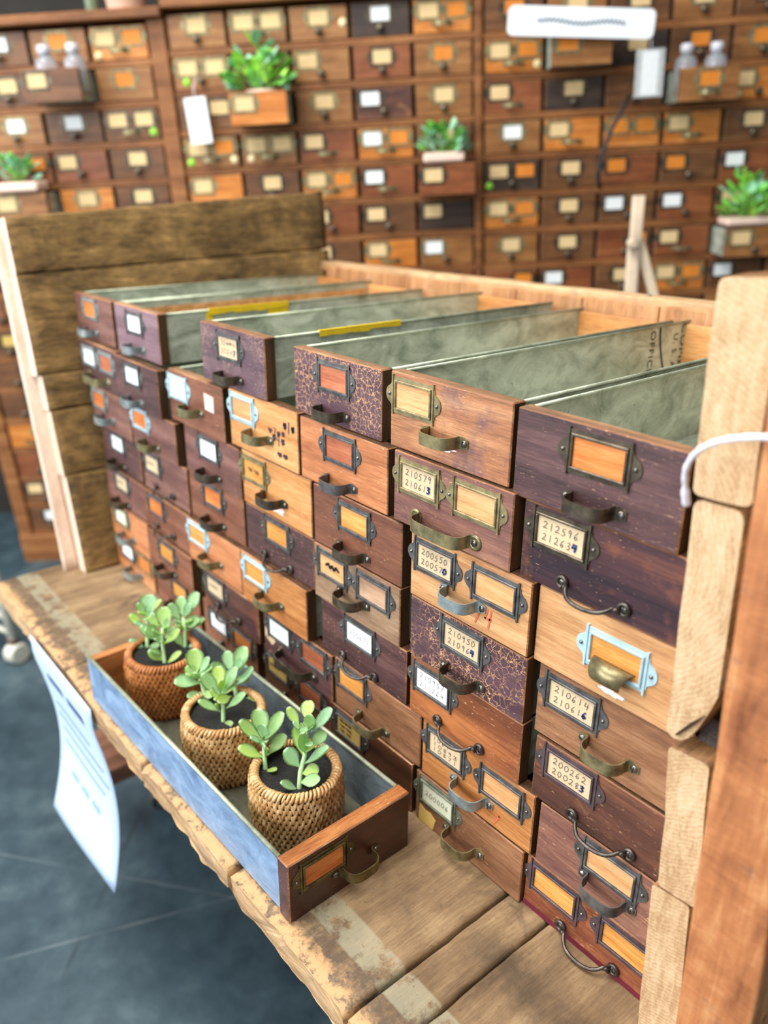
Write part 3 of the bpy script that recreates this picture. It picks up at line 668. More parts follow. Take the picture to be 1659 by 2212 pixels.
# back boards and rail
BACKW = plankwood('back_board_wood', (132,88,52), (176,126,82), (202,156,112), 'z', (120,92,66), .4)
for i in range(9):
    x0 = -.05+i*.158; m = MB(); m.cbox(x0, x0+.156, .640, .655, 0, .604+.013*(i/8), .0015); m.build('back_board', [BACKW], bench)
RAILW = plankwood('rail_wood', (150,116,80), (192,156,114), (222,192,148), 'x', (128,106,88), .6)
m = MB(); m.plank((-.085, .668, .602), (1.345, .668, .620), (0,1,0), (0,0,1), .042, .020, .003, n=40, amp=.0018, seed=40); m.build('back_rail', [RAILW, PALE], bench)
m = MB(); m.lathe([(.0035,0),(.0035,.001),(.002,.002),(.0004,.0022)], 10, c=(.86, .664, .6245)); m.build('nail_head', [SCREW], bench)
# right end: stacked planks with sawn ends, and the outer post
t = NT('sawn_end_grain'); v = t.coords(rand=False); dv = t.scaled(v, (1.0, .2, .16)); ring = t.noise(dv, 120, 4, .6, 1.2); fine = t.noise(v, 300, 4, .7); low = t.noise(v, 22, 4, .6)
dl = t.n('ShaderNodeVectorMath', operation='DISTANCE'); t.l(t.scaled(v, (1, 0, 1)), dl.inputs[0]); dl.inputs[1].default_value = (1.27, 0, .52)
rg = t.math('ADD', t.math('MULTIPLY', t.math('SINE', t.math('ADD', t.math('MULTIPLY', dl.outputs['Value'], 1500), t.math('MULTIPLY', low, 30))), .5), .5)
f = t.math('ADD', t.math('MULTIPLY', ring, .32), t.math('ADD', t.math('MULTIPLY', fine, .26), t.math('ADD', t.math('MULTIPLY', low, .30), t.math('MULTIPLY', rg, .055))))
c = t.ramp(f, [(.38, lin((170,136,98))), (.50, lin((198,168,130))), (.64, lin((216,194,160)))]); t.bump(t.math('ADD', ring, fine), .35, .0015)
ENDG = t.set(Base_Color=c, Roughness=.8, Specular_IOR_Level=.2)
PLANKS = plankwood('end_plank_side', (70,48,26), (128,90,52), (168,124,78), 'y', (60,44,30), .5)
DARKP = plankwood('dark_plank', (36,32,30), (66,60,56), (104,98,92), 'y')
for i, (x0, x1, z0, z1, tx, rad) in enumerate(((1.3875,1.4270,-.003,.1875,-.0065,.004), (1.3815,1.4195,.190,.344,-.0065,.004), (1.3650,1.4060,.352,.573,-.0045,.008), (1.3535,1.4010,.576,.742,-.004,.006))):
    m = MB(); cx = (x0+x1)/2; cz = (z0+z1)/2; up = Vector((tx*2, 0, z1-z0)).normalized(); sd = Vector((up.z, 0, -up.x))
    m.plank((cx, -.021, cz), (cx, .66, cz), sd, up, x1-x0, (z1-z0), rad, n=20, amp=.0016, seed=50+i)
    if i == 2:                                                   # lower outer corner worn round
        for j, (qx, qy, qz) in enumerate(m.v):
            e = (qx-1.380)/.026
            if e > 0 and qz < .46: m.v[j] = (qx, qy, max(qz, min(.46, .352+.050*e*e)))
    m.build('end_plank', [PLANKS, ENDG], bench)
m = MB(); m.prism([(1.3795,.3590),(1.3810,.3580),(1.3925,.3745),(1.4010,.3900),(1.3900,.3760)], -.0240, -.0205); m.build('crack', flat('crack_dark', (52,30,16), .9), bench)
m = MB(); m.box(1.388, 1.4185, .004, .6, .3445, .372); m.build('dark_notch_filler', DARKP, bench)  # stands in for the dark plank top, added so the notch shows dark
m = MB(); m.cbox(1.4060, 1.4095, .004, .04, .05, .70, .001); m.build('dark_gap_strip', DARKP, bench)  # thin dark strip filling the gap between planks and post
t = NT('red_brown_post_wood'); v = t.coords(rand=False); g = t.scaled(v, AX['z'])
n1 = t.noise(g, 34, 4, .6, .8); n2 = t.noise(v, 14, 5, .65, .6); fine = t.noise(g, 380, 5, .7); saw = t.noise(t.scaled(v, (1, 1, 6)), 40, 3, .6)
c = t.ramp(t.math('ADD', t.math('MULTIPLY', n1, .5), t.math('MULTIPLY', n2, .5)), [(.34, lin((122,70,42))), (.50, lin((178,114,70))), (.66, lin((220,166,112)))])
c = t.mix(t.math('MULTIPLY', t.step(t.noise(v, 20, 5, .7), .60, .70), .55), c, lin((104,84,84)))
hole = t.step(t.noise(v, 62, 1, .4), .755, .775); c = t.mix(hole, c, lin((40,24,16)))
t.bump(t.math('ADD', fine, t.math('MULTIPLY', saw, .8)), .4, .002)
POSTW = t.set(Base_Color=c, Roughness=.6, Specular_IOR_Level=.35)
m = MB(); m.plank((1.5137, -.035, -.71), (1.4450, -.035, .86), (1,0,0), (0,1,0), .062, .062, .003, n=50, amp=.0018, seed=60); m.build('corner_post', [POSTW, ENDG], bench)
# under the shelf
LEGW = plankwood('leg_wood', (46,34,24), (86,64,42), (120,94,64), 'z')
LOWW = plankwood('lower_shelf_wood', (88,54,38), (136,92,70), (168,124,100), 'y', (96,70,60), .4)
m = MB(); m.cbox(-.09, .081, -.115, .62, -.535, -.489, .002); m.build('lower_shelf', LOWW, bench)
for x, y in ((.03, .03), (.03, .60), (1.44, .05), (1.44, .60)):
    zf = floorpt(x, y).z; m = MB(); m.cbox(x-.035, x+.035, y-.035, y+.035, zf+.10, -.043, .003); m.build('leg', LEGW, bench)
    cst = MB(); cst.box(x-.028, x+.028, y-.028, y+.028, zf+.088, zf+.10); cst.box(x-.020, x-.016, y-.02, y+.02, zf+.02, zf+.09); cst.box(x+.016, x+.020, y-.02, y+.02, zf+.02, zf+.09)
    cb = cst.build('caster', STEELB, bench)
    wh = MB(); wh.tube([(x-.014, y, zf+.033), (x-.005, y, zf+.033), (x+.005, y, zf+.033), (x+.014, y, zf+.033)], [.030, .033, .033, .030], 18); wh.build('wheel', flat('caster_rubber', (44,44,46), .6), cb)
m = MB(); m.cbox(-.02, 1.47, .02, .06, -.085, -.043, .002); m.build('apron', LEGW, bench)

# ---------------------------------------------------------------- the drawer with the pots on the shelf
GALV_SHADE = galv('galvanised_steel_shaded', (84,98,108), (142,156,164), .45, .42)  # same steel for the planter's far side, its shade put into the colour
pr = empty('planter_drawer', (1.0655, -.2305, .001), 'dark red drawer with steel sides holding three pots, on the shelf', 'drawer')
pr.rotation_euler = (0, 0, math.radians(91.3))
W['mahog'] = wood('varnish_mahogany', (40,18,10), (66,31,17), (92,50,29), wear=TAN, wear_amt=.15, coat=.45, rough=.35, streak=.35)
BRASSD = metal('label_frame_old_brass', (74,66,40), (126,112,72), .45, .75)
m = MB(); m.cbox(0, DW, 0, .0215, 0, .0865, .0016, (0, 1, 2)); me = m.mesh('front_panel', [W['mahog'], EDGE, W['plum'], wood('planter_top_edge', (92,48,20), (150,90,44), (190,130,76), wear=(236,200,156), wear_amt=.4, rough=.5)])
for p in me.polygons:
    if p.normal.z > .9: p.material_index = 3
link('front_panel', me, pr)
for x0 in (.0030, DW-.0050):
    m = MB(); m.box(x0, x0+.0018, .0205, .575, .001, .0835); m.tube([(x0+.0009, .0215, .0832), (x0+.0009, .3, .0836), (x0+.0009, .575, .0832)], .0030, 8, m=1); m.build('side_panel', [GALV_SKY if x0 < .05 else GALV_SHADE, BEAD], pr)
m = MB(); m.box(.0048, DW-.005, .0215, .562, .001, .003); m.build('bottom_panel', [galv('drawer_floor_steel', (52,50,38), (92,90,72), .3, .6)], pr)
m = MB(); m.cbox(.0048, DW-.005, .560, .575, .001, .081, .001); m.build('back_panel', [W['honey']], pr)
fo = frame_obj(pr, .0505, .057, BRASSD)
for s_ in (-1, 1): link('rivet', RIVET, fo, (s_*FRAME_EAR, -.0012, 0))
plate(fo, 'wood_insert', INS_ORANGE)
HM['sD'] = strap_mesh(BRASSD); handle(pr, 'sD', .0985, .0315)

# woven pots
t = NT('rattan_weave'); v = t.coords(); n = t.noise(v, 60, 3, .6); n2 = t.noise(t.scaled(v, (1,1,.3)), 500, 3, .6)
c = t.ramp(t.math('ADD', t.math('MULTIPLY', n, .6), t.math('MULTIPLY', n2, .4)), [(.36, lin((150,102,54))), (.5, lin((196,152,96))), (.64, lin((232,200,150)))])
RATTAN = t.set(Base_Color=c, Roughness=.42, Specular_IOR_Level=.5)
t = NT('rattan_weave_brown'); v = t.coords(); n = t.noise(v, 60, 3, .6); n2 = t.noise(t.scaled(v, (1,1,.3)), 500, 3, .6)
c = t.ramp(t.math('ADD', t.math('MULTIPLY', n, .6), t.math('MULTIPLY', n2, .4)), [(.34, lin((132,72,28))), (.5, lin((176,110,54))), (.68, lin((212,150,90)))])
RATTANB = t.set(Base_Color=c, Roughness=.42, Specular_IOR_Level=.5)
RATD = flat('rattan_core_shade', (40,23,10), .85)  # core coloured extra dark so the gaps between stitches look shaded
t = NT('potting_soil'); v = t.coords(); n = t.noise(v, 500, 4, .7); c = t.ramp(n, [(.4, lin((22,22,22))), (.62, lin((46,46,44))), (.76, lin((92,92,88)))]); t.bump(n, .9, .003)
SOIL = t.set(Base_Color=c, Roughness=.95)
def prof(z, H, R0):                                              # outer radius of a pot
    u = z/H; return R0*(.84 + .16*math.sin(math.pi*(.10+.72*u))**.8)
def make_pot(root, H, R0, rat, seed):
    rnd = random.Random(seed); m = MB()
    m.lathe([(prof(0, H, R0)*.86, .0)] + [(prof(H*k/8, H, R0)-.0025, H*k/8) for k in range(9)] + [(prof(H, H, R0)-.0080, H-.002), (prof(H, H, R0)-.0085, H-.02), (prof(H, H, R0)-.0095, .05)], 40)
    pot = m.build('pot', RATD, root)
    m = MB(); rows = 12; n = 48; dz = (H-.009)/rows
    for k in range(rows):
        for j in range(n):
            th = 2*math.pi*(j + .5*(k % 2) + rnd.uniform(-.06, .06))/n; z = .003 + dz*(k+.5); hh = dz*.95; aw = 2*math.pi/n*.40
            sl = (.24 if k % 2 else -.24)*2*math.pi/n; lift = rnd.uniform(.0026, .0040); vs = []
            for a in (-1, 0, 1):
                for b in (-1, -.4, .4, 1):
                    zz = min(max(z + b*hh*(1 if a == 0 else .86), .0005), H-.0012); an = th + a*aw*(1-.25*abs(b)) + sl*b; rr = prof(zz, H, R0) - .0022 + lift*(1 if a == 0 else .0)*(1-.55*b*b) + .0006
                    vs.append((rr*math.cos(an), rr*math.sin(an), zz))
            m.add(vs, [(i*4+q, i*4+4+q, i*4+5+q, i*4+1+q) for i in range(2) for q in range(3)], 0, True)
    o = m.build('weave', rat, pot); tag(o, kind='stuff')
    m = MB(); R1 = prof(H, H, R0)-.0045; n = 64                    # bound rim
    for j in range(n):
        th = 2*math.pi*j/n; pts = []
        for q in range(7):
            a = math.radians(-40 + 220*q/6); an = th + .11*q/6; rr = R1 + .0048*math.cos(a); pts.append((rr*math.cos(an), rr*math.sin(an), H-.0048+.0048*math.sin(a)))
        m.tube(pts, .0022*rnd.uniform(.8, 1.25), 6)
    o = m.build('rim_binding', rat, pot); tag(o, kind='stuff')
    m = MB(); ri = prof(H, H, R0)-.0085; vs = [(0, 0, .089)]; nn = 36
    for k in range(1, 5):
        for j in range(nn):
            a = 2*math.pi*j/nn; x, y = ri*k/4*math.cos(a), ri*k/4*math.sin(a); vs.append((x, y, .088+.0022*noise.noise(Vector((x*90, y*90, seed)))))
    fs = [(0, 1+j, 1+(j+1) % nn) for j in range(nn)] + [(1+(k-1)*nn+j, 1+k*nn+j, 1+k*nn+(j+1) % nn, 1+(k-1)*nn+(j+1) % nn) for k in range(1, 4) for j in range(nn)]
    m.add(vs, fs, 0, True); m.build('soil', SOIL, root)

# succulent leaves
t = NT('succulent_leaf'); oi = t.n('ShaderNodeObjectInfo'); at = t.n('ShaderNodeAttribute'); at.attribute_name = 'rim'; v = t.coords(); n = t.noise(v, 220, 3, .6)
c0 = t.ramp(oi.outputs['Random'], [(0, lin((170,214,172))), (.45, lin((176,216,146))), (.75, lin((190,222,120))), (1, lin((206,230,110)))])
c0 = t.mix(t.math('MULTIPLY', t.step(n, .42, .65), .40), c0, lin((200,226,196)))
c0 = t.mix(t.math('MULTIPLY', t.step(at.outputs['Fac'], .72, 1.0), .75), c0, lin((224,238,212)))
t.set(Base_Color=c0, Roughness=.48, Specular_IOR_Level=.4); tr = t.n('ShaderNodeBsdfTranslucent'); t.l(t.mix(.5, c0, lin((190,230,80))), tr.inputs[0])
mx = t.n('ShaderNodeMixShader'); mx.inputs[0].default_value = .45; t.l(t.b.outputs[0], mx.inputs[1]); t.l(tr.outputs[0], mx.inputs[2]); t.l(mx.outputs[0], t.out.inputs[0])
LEAF = t.mat
STEMM = flat('succulent_stem', (176,214,156), .5, 0, .1, 80)
def leaf_mesh(B, T, wid, nrm, seed, name='leaf', mat=None, teeth=True, thick=.0014):
    """obovate cupped leaf from B to T, both sides closed; coordinates relative to B"""
    rnd = random.Random(seed); B = Vector(B); T = Vector(T); ax = T-B; L = ax.length; ax = ax.normalized()
    nr = Vector(nrm); nr = (nr - ax*nr.dot(ax)).normalized(); sd = ax.cross(nr); NU = 15; NV = 6; vs = []; rim = []; curl = rnd.uniform(.02, .12); cup = rnd.uniform(.30, .55)
    for side in (1, -1):
        for i in range(NU+1):
            u = i/NU; wv = wid/2*(max(0.0, math.sin(math.pi*u**1.55))**.72 if u < .66 else math.cos((u-.66)/.34*math.pi/2*.94)**.52); wv = max(wv, wid*.055*(1-u)+.0002)
            if teeth and u > .5 and i % 2: wv *= .90
            for j in range(NV+1):
                s_ = j/NV*2-1; e = abs(s_)
                p = ax*(L*u*(1 - (.03 if teeth and u > .9 and j % 2 else 0))) + sd*(wv*s_) + nr*(L*(curl*(u-.5)**2*2 - curl*.5) + wv*cup*e*e + side*thick*(1-e**4)*(1.0 if u < .97 else .4))
                vs.append(tuple(p)); rim.append(max(e, (u-.8)/.2))
    K = (NU+1)*(NV+1); fs = []
    for i in range(NU):
        for j in range(NV):
            a = i*(NV+1)+j; q = (a, a+1, a+NV+2, a+NV+1); fs.append(q[::-1]); fs.append(tuple(K+x for x in q))
    for i in range(NU):
        for j in (0, NV):
            a = i*(NV+1)+j; q = (a, a+NV+1, K+a+NV+1, K+a); fs.append(q if j == NV else q[::-1])
    for i in (0, NU):
        for j in range(NV):
            a = i*(NV+1)+j; q = (a, a+1, K+a+1, K+a); fs.append(q if i == 0 else q[::-1])
    me = bpy.data.meshes.new(name); me.from_pydata(vs, [], fs); me.materials.append(mat or LEAF)
    at_ = me.attributes.new('rim', 'FLOAT', 'POINT'); at_.data.foreach_set('value', rim)
    me.polygons.foreach_set('use_smooth', [True]*len(fs)); me.update(); return me
POTS = {'p1': ((.948,-.140), .100, .0615, RATTAN, 'pale woven pot of succulents nearest the drawer front'), 'p2': ((.777,-.149), .098, .0620, RATTAN, 'middle woven pot with the bushiest succulent, in planter drawer'), 'p3': ((.578,-.148), .098, .0620, RATTANB, 'browner woven pot of succulents at drawer back')}
LEAVES=[
  ('p1',[(914.4,-165.0,88.9),(907.2,-161.1,108.2),(901.3,-157.4,125.0)],[((914.2,-164.8,89.4),(933.1,-159.3,99.6),10.0),((907.6,-164.2,102.8),(888.1,-188.5,122.4),15.5),((911.1,-157.7,106.2),(911.3,-129.9,128.2),16.4),((907.9,-159.4,109.6),(920.3,-168.1,135.9),22.7),((901.5,-158.3,123.3),(878.8,-179.3,154.1),16.7),((899.4,-158.2,127.5),(871.5,-147.6,153.9),22.2),((903.0,-155.4,125.0),(903.0,-127.4,158.1),16.0),((899.0,-157.0,130.1),(910.1,-160.2,156.9),16.7)]) ,
  ('p1',[(972.8,-152.0,88.0),(966.4,-144.7,111.1),(963.7,-135.4,130.7),(956.8,-127.0,156.8),(954.1,-126.0,163.3)],[((971.0,-152.9,89.9),(962.4,-172.5,107.0),10.9),((970.1,-148.8,98.1),(996.9,-135.5,115.9),15.0),((968.1,-144.3,108.7),(983.2,-127.4,117.3),16.2),((964.3,-144.2,116.0),(947.9,-155.4,139.7),19.7),((966.8,-138.3,120.6),(989.8,-116.4,148.6),18.0),((964.6,-134.3,130.8),(966.2,-141.4,169.5),14.1),((963.2,-137.3,128.8),(942.2,-129.5,164.4),19.7),((965.9,-128.6,137.3),(967.9,-105.4,154.0),15.9),((948.5,-132.8,163.3),(932.2,-137.3,186.8),12.7),((951.5,-123.9,171.5),(933.8,-107.0,183.6),17.1),((960.9,-122.0,156.9),(969.0,-96.1,187.3),14.1),((957.1,-123.4,161.7),(965.7,-125.8,189.4),14.4)]) ,
  ('p2',[(793.0,-159.1,88.0),(785.1,-153.3,111.8),(778.2,-152.7,125.6)],[((790.6,-164.7,83.8),(810.1,-152.2,98.2),9.6),((785.8,-158.3,102.5),(767.7,-182.4,125.1),12.4),((790.2,-149.9,107.5),(804.2,-126.7,133.2),12.9),((789.0,-140.1,124.9),(794.7,-166.5,131.1),14.1),((776.1,-154.2,127.1),(758.1,-168.6,159.3),18.6),((772.8,-152.3,136.3),(752.5,-139.8,156.8),18.6),((780.2,-146.9,131.0),(783.6,-127.0,166.1),16.9),((777.6,-148.0,134.0),(788.9,-152.0,159.3),15.3),((782.0,-160.0,107.1),(783.4,-163.4,120.3),6.6)]) ,
  ('p2',[(728.1,-153.0,101.3),(720.5,-152.4,116.4),(714.1,-152.9,127.5)],[((719.9,-154.2,114.8),(702.3,-187.1,122.6),22.8),((712.2,-154.7,128.3),(690.7,-147.5,158.5),24.5),((714.2,-151.8,129.1),(721.0,-137.0,155.2),12.4),((719.4,-151.6,119.6),(721.5,-163.2,139.7),15.9),((728.9,-153.6,98.9),(721.6,-178.1,105.8),12.9),((727.6,-153.6,101.3),(744.9,-147.4,104.9),12.9),((712.9,-157.4,122.7),(698.7,-163.8,139.3),14.7)]) ,
  ('p2',[(751.3,-114.3,102.0),(745.0,-113.7,114.8),(739.7,-111.8,127.7)],[((739.1,-113.1,126.8),(719.3,-106.6,152.9),17.7),((744.4,-109.3,122.9),(741.5,-86.7,163.4),22.9),((742.6,-105.7,131.7),(754.4,-100.3,155.0),10.7),((750.3,-111.4,108.5),(762.4,-88.5,137.4),19.4),((738.0,-117.0,122.8),(719.1,-134.3,141.6),15.9),((746.7,-110.7,116.5),(752.3,-90.1,116.9),13.9),((762.7,-114.5,80.5),(775.5,-95.7,96.3),12.5)]) ,
  ('p3',[(601.0,-156.3,88.0),(591.3,-152.6,111.7),(584.6,-149.7,128.9),(581.1,-145.0,142.7)],[((602.4,-153.1,90.3),(618.0,-134.0,112.0),11.5),((597.2,-156.8,94.2),(585.5,-174.3,115.2),17.1),((592.9,-155.8,104.0),(591.3,-175.6,118.1),13.0),((586.3,-153.4,119.9),(560.8,-173.3,147.0),17.7),((583.5,-149.3,131.5),(580.4,-173.7,151.9),17.7),((591.1,-150.1,116.0),(603.7,-127.0,144.3),15.3),((582.8,-143.5,141.8),(563.8,-132.1,168.8),24.6),((576.4,-149.1,145.2),(563.3,-158.2,160.7),13.4),((583.9,-143.9,139.3),(595.5,-137.8,164.0),11.2),((589.3,-146.3,125.5),(588.7,-129.2,142.5),14.9),((577.8,-149.0,142.6),(553.1,-151.8,158.2),15.8)]) ,
  ('p3',[(540.2,-158.5,89.1),(530.5,-150.8,119.3),(523.6,-144.1,142.4)],[((523.4,-141.5,146.9),(512.6,-133.1,169.8),27.3),((520.9,-148.1,141.5),(514.4,-155.5,163.0),11.9),((527.1,-137.1,146.9),(538.1,-124.1,167.8),11.1),((524.1,-156.8,121.9),(508.4,-169.0,142.7),15.8),((538.5,-160.8,88.7),(523.9,-179.9,107.3),12.7),((540.0,-157.6,90.9),(556.4,-142.5,99.6),9.6),((526.6,-144.0,137.1),(538.9,-139.3,158.3),11.5),((524.7,-146.2,137.1),(514.6,-149.3,151.2),17.3)]) ,
  ('p3',[(577.2,-109.1,88.9),(567.5,-101.9,118.2),(559.8,-99.7,136.0)],[((559.2,-99.8,136.9),(542.2,-91.7,165.5),19.6),((563.3,-94.3,137.9),(563.2,-70.9,174.5),21.6),((557.5,-105.3,131.5),(541.8,-113.4,158.8),17.7),((565.4,-102.7,120.9),(585.7,-83.7,138.6),19.6),((572.2,-99.0,113.8),(583.1,-72.7,134.6),15.8),((561.0,-98.7,135.2),(568.9,-88.2,163.3),13.9),((573.9,-111.4,91.5),(562.0,-118.5,113.1),15.8),((579.1,-106.9,88.5),(589.3,-95.0,98.6),8.1)]) ,
]

PR = {}
for k, ((cx, cy), H, R0, rat, lab) in POTS.items():
    r_ = empty('potted_succulent', (cx, cy, .0045), lab, 'potted plant', 'woven pots in the planter drawer'); make_pot(r_, H, R0, rat, ord(k[1])); PR[k] = r_
rl = random.Random(8)
for pot, stem, lvs in LEAVES:
    r_ = PR[pot]; o3 = Vector(r_.location); P = [Vector(p)/1000 - o3 for p in stem]; m = MB()
    base = P[0].copy(); base.z = min(base.z, .082); P = [base - Vector((0,0,.004))] + P
    m.tube(P, [.0034]+[.0032-.0012*i/len(P) for i in range(len(P)-1)], 8); st = m.build('stem', STEMM, r_)
    for b, tp, wd_ in lvs:
        B = Vector(b)/1000 - o3; T = Vector(tp)/1000 - o3; B = B.lerp(P[-1], .10) if (B-P[-1]).length < .03 else B
        lst = (B, T)
        nrm = -FW*.75 + Vector((0,0,.65)) + Vector((rl.uniform(-.5,.5), rl.uniform(-.5,.5), rl.uniform(-.25,.25)))
        link('leaf', leaf_mesh(B, T, wd_/1000*1.16, nrm, rl.randint(0, 9999)), st, B)
    for k in range(6):                                           # smaller leaves filling the whorls
        q = P[-1].lerp(P[1], rl.choice((0, .08, .2, .4))); a = rl.uniform(0, 6.28); d = Vector((math.cos(a), math.sin(a), rl.uniform(.3, 1.3))).normalized()
        Ls = rl.uniform(.016, .026); link('leaf', leaf_mesh(q, q+d*Ls, Ls*.5, Vector((0,0,1))-d*.3 - FW*.3, rl.randint(0, 9999)), st, q)

# ---------------------------------------------------------------- hanging paper notice and white cord
PAPER = flat('paper_white', (190,212,238), .9, 0, .02, 20)
PTX = flat('paper_print', (146,172,214), .9); PTD = flat('paper_print_dark', (74,90,130), .9)
def paper_pt(a, d):                                              # a across 0..1, d down 0..1
    z = -.004 - .392*d; yv = -.2540 + .024*math.sin(math.pi*min(1, max(0, d-.11)*1.12)) - .010*d**4 + .004*math.sin(a*3+d*4)*d
    return Vector((.205 + .305*a + .012*d*d, yv - .004*d, z + .012*d*(a-.5)))
m = MB(); NA, ND = 8, 22; vs = [paper_pt(i/NA, j/ND) for j in range(ND+1) for i in range(NA+1)]
fs = [(j*(NA+1)+i, j*(NA+1)+i+1, (j+1)*(NA+1)+i+1, (j+1)*(NA+1)+i) for j in range(ND) for i in range(NA)]
m.add(vs, [f[::-1] for f in fs], 0, True); pn = m.build('paper_notice', [PAPER]); pn.modifiers.new('thickness', 'SOLIDIFY').thickness = .0004
tag(pn, 'white printed paper sheet hanging from the shelf front edge', 'paper')
def pline(d0, d1, a0, a1, mt):
    n = 6; m = MB(); vs = []
    for k in range(n+1):
        for d in (d0, d1): vs.append(paper_pt(a0+(a1-a0)*k/n, d) + Vector((0, -.0012, 0)))
    m.add(vs, [(2*k, 2*k+1, 2*k+3, 2*k+2) for k in range(n)]); m.build('printed_line', mt, pn)
pline(.13, .18, .22, .46, PTD); pline(.13, .18, .55, .80, PTD)
for k, (a0, a1) in enumerate(((.12,.70),(.10,.86),(.12,.90),(.12,.82))): pline(.34+k*.075, .356+k*.075, a0, a1, PTX)
for a0 in (.24, .42, .60): pline(.70, .73, a0, a0+.12, PTX)
CORD = flat('white_cord', (226,224,232), .8, 0, .1, 300, .5)
cp = [(1.3665,-.044,.575),(1.3665,-.050,.590),(1.3680,-.056,.606),(1.3760,-.061,.6215),(1.3890,-.0655,.633),(1.4060,-.068,.6415),(1.4280,-.0695,.648),(1.4540,-.070,.651),(1.4850,-.069,.651),(1.5050,-.060,.650),(1.5080,-.030,.649)]
cv = [Vector(p) for p in cp]; pts = []
for i in range(len(cv)-1):
    p0, p1, p2, p3 = cv[max(i-1,0)], cv[i], cv[i+1], cv[min(i+2,len(cv)-1)]
    for q in range(5):
        u = q/5; pts.append(.5*((2*p1)+(p2-p0)*u+(2*p0-5*p1+4*p2-p3)*u*u+(3*p1-p0-3*p2+p3)*u**3))
pts.append(cv[-1]); m = MB(); m.tube(pts, [.0034 if i < 5 else .0023+.00025*math.sin(i*1.9) for i in range(len(pts))], 10)
tag(m.build('white_cord', CORD), 'white cotton cord looped over the right corner post', 'cord')

# ---------------------------------------------------------------- wall of drawer cabinets behind
BP = .2; BH = .12108; TB = .022
FRW = wood('cabinet_frame_wood', (88,52,25), (134,84,45), (168,114,66), rough=.5, scale=.6, rand=False)
BACKP = flat('cabinet_back', (40,26,18), .9)
BW = {'k': W['walnut'], 'd': wood('wall_drawer_dark', (66,40,20), (104,66,36), (134,92,54), wear=TAN, wear_amt=.2, coat=.2, rough=.45), 'm': wood('wall_drawer_brown', (104,64,30), (146,96,50), (174,124,72), wear=TAN, wear_amt=.2, coat=.2, rough=.45),
      'r': wood('wall_drawer_red', (92,46,22), (130,72,38), (158,96,56), wear=TAN, wear_amt=.2, coat=.25, rough=.42), 'o': wood('wall_drawer_amber', (150,84,28), (196,118,46), (222,152,78), wear=TAN, wear_amt=.2, coat=.2, rough=.42), 'b': wood('wall_drawer_black_brown', (36,28,24), (60,46,38), (84,66,54), coat=.2, rough=.45)}
BWN = {'k': 'walnut', 'd': 'dark brown', 'm': 'mid brown', 'r': 'red-brown', 'o': 'amber', 'b': 'blackish'}
FW_, FH_ = .1865, BH-TB-.003
_bm = {}
def shared(key, fn):
    if key not in _bm: _bm[key] = fn()
    return _bm[key]
def bfront(k):
    m = MB(); m.cbox(0, FW_, 0, FT, 0, FH_, .0015, (0, 1, 2)); return m.mesh('front_panel', [BW[k], EDGE, SIDEW])
def bbox():
    m = MB()
    for x0 in (.004, FW_-.0056): m.box(x0, x0+.0016, FT, .36, .002, FH_-.004)
    m.box(.005, FW_-.005, FT, .36, .002, .004); m.box(.005, FW_-.005, .35, .36, .002, FH_-.01)
    return m.mesh('drawer_box', [GALV])
def bknob():
    m = MB(); m.lathe([(.005, 0), (.005, .008), (.012, .012), (.013, .018), (.009, .023), (.002, .024)], 14, axis='y'); return m.mesh('handle', [BRONZE])
CARDB = flat('wall_card_cream', (220,190,138), .85, 0, .06, 40); INSB = flat('wall_label_slot_amber', (214,128,36), .6, 0, .12, 40)
m = MB(); m.lathe([(.013, 0), (.013, .0008), (.001, .0009)], 18, axis='y'); DISC = m
STG = flat('green_sticker', (150,214,70), .7); STC = flat('cream_sticker', (240,222,170), .7)
CABN = {'L': 'left', 'M': 'middle', 'R': 'right'}
U0 = {'L': -.0604, 'M': 0.0, 'R': 1.0294}; WOFF = {'L': -.0209, 'M': 0.0, 'R': -.0042}
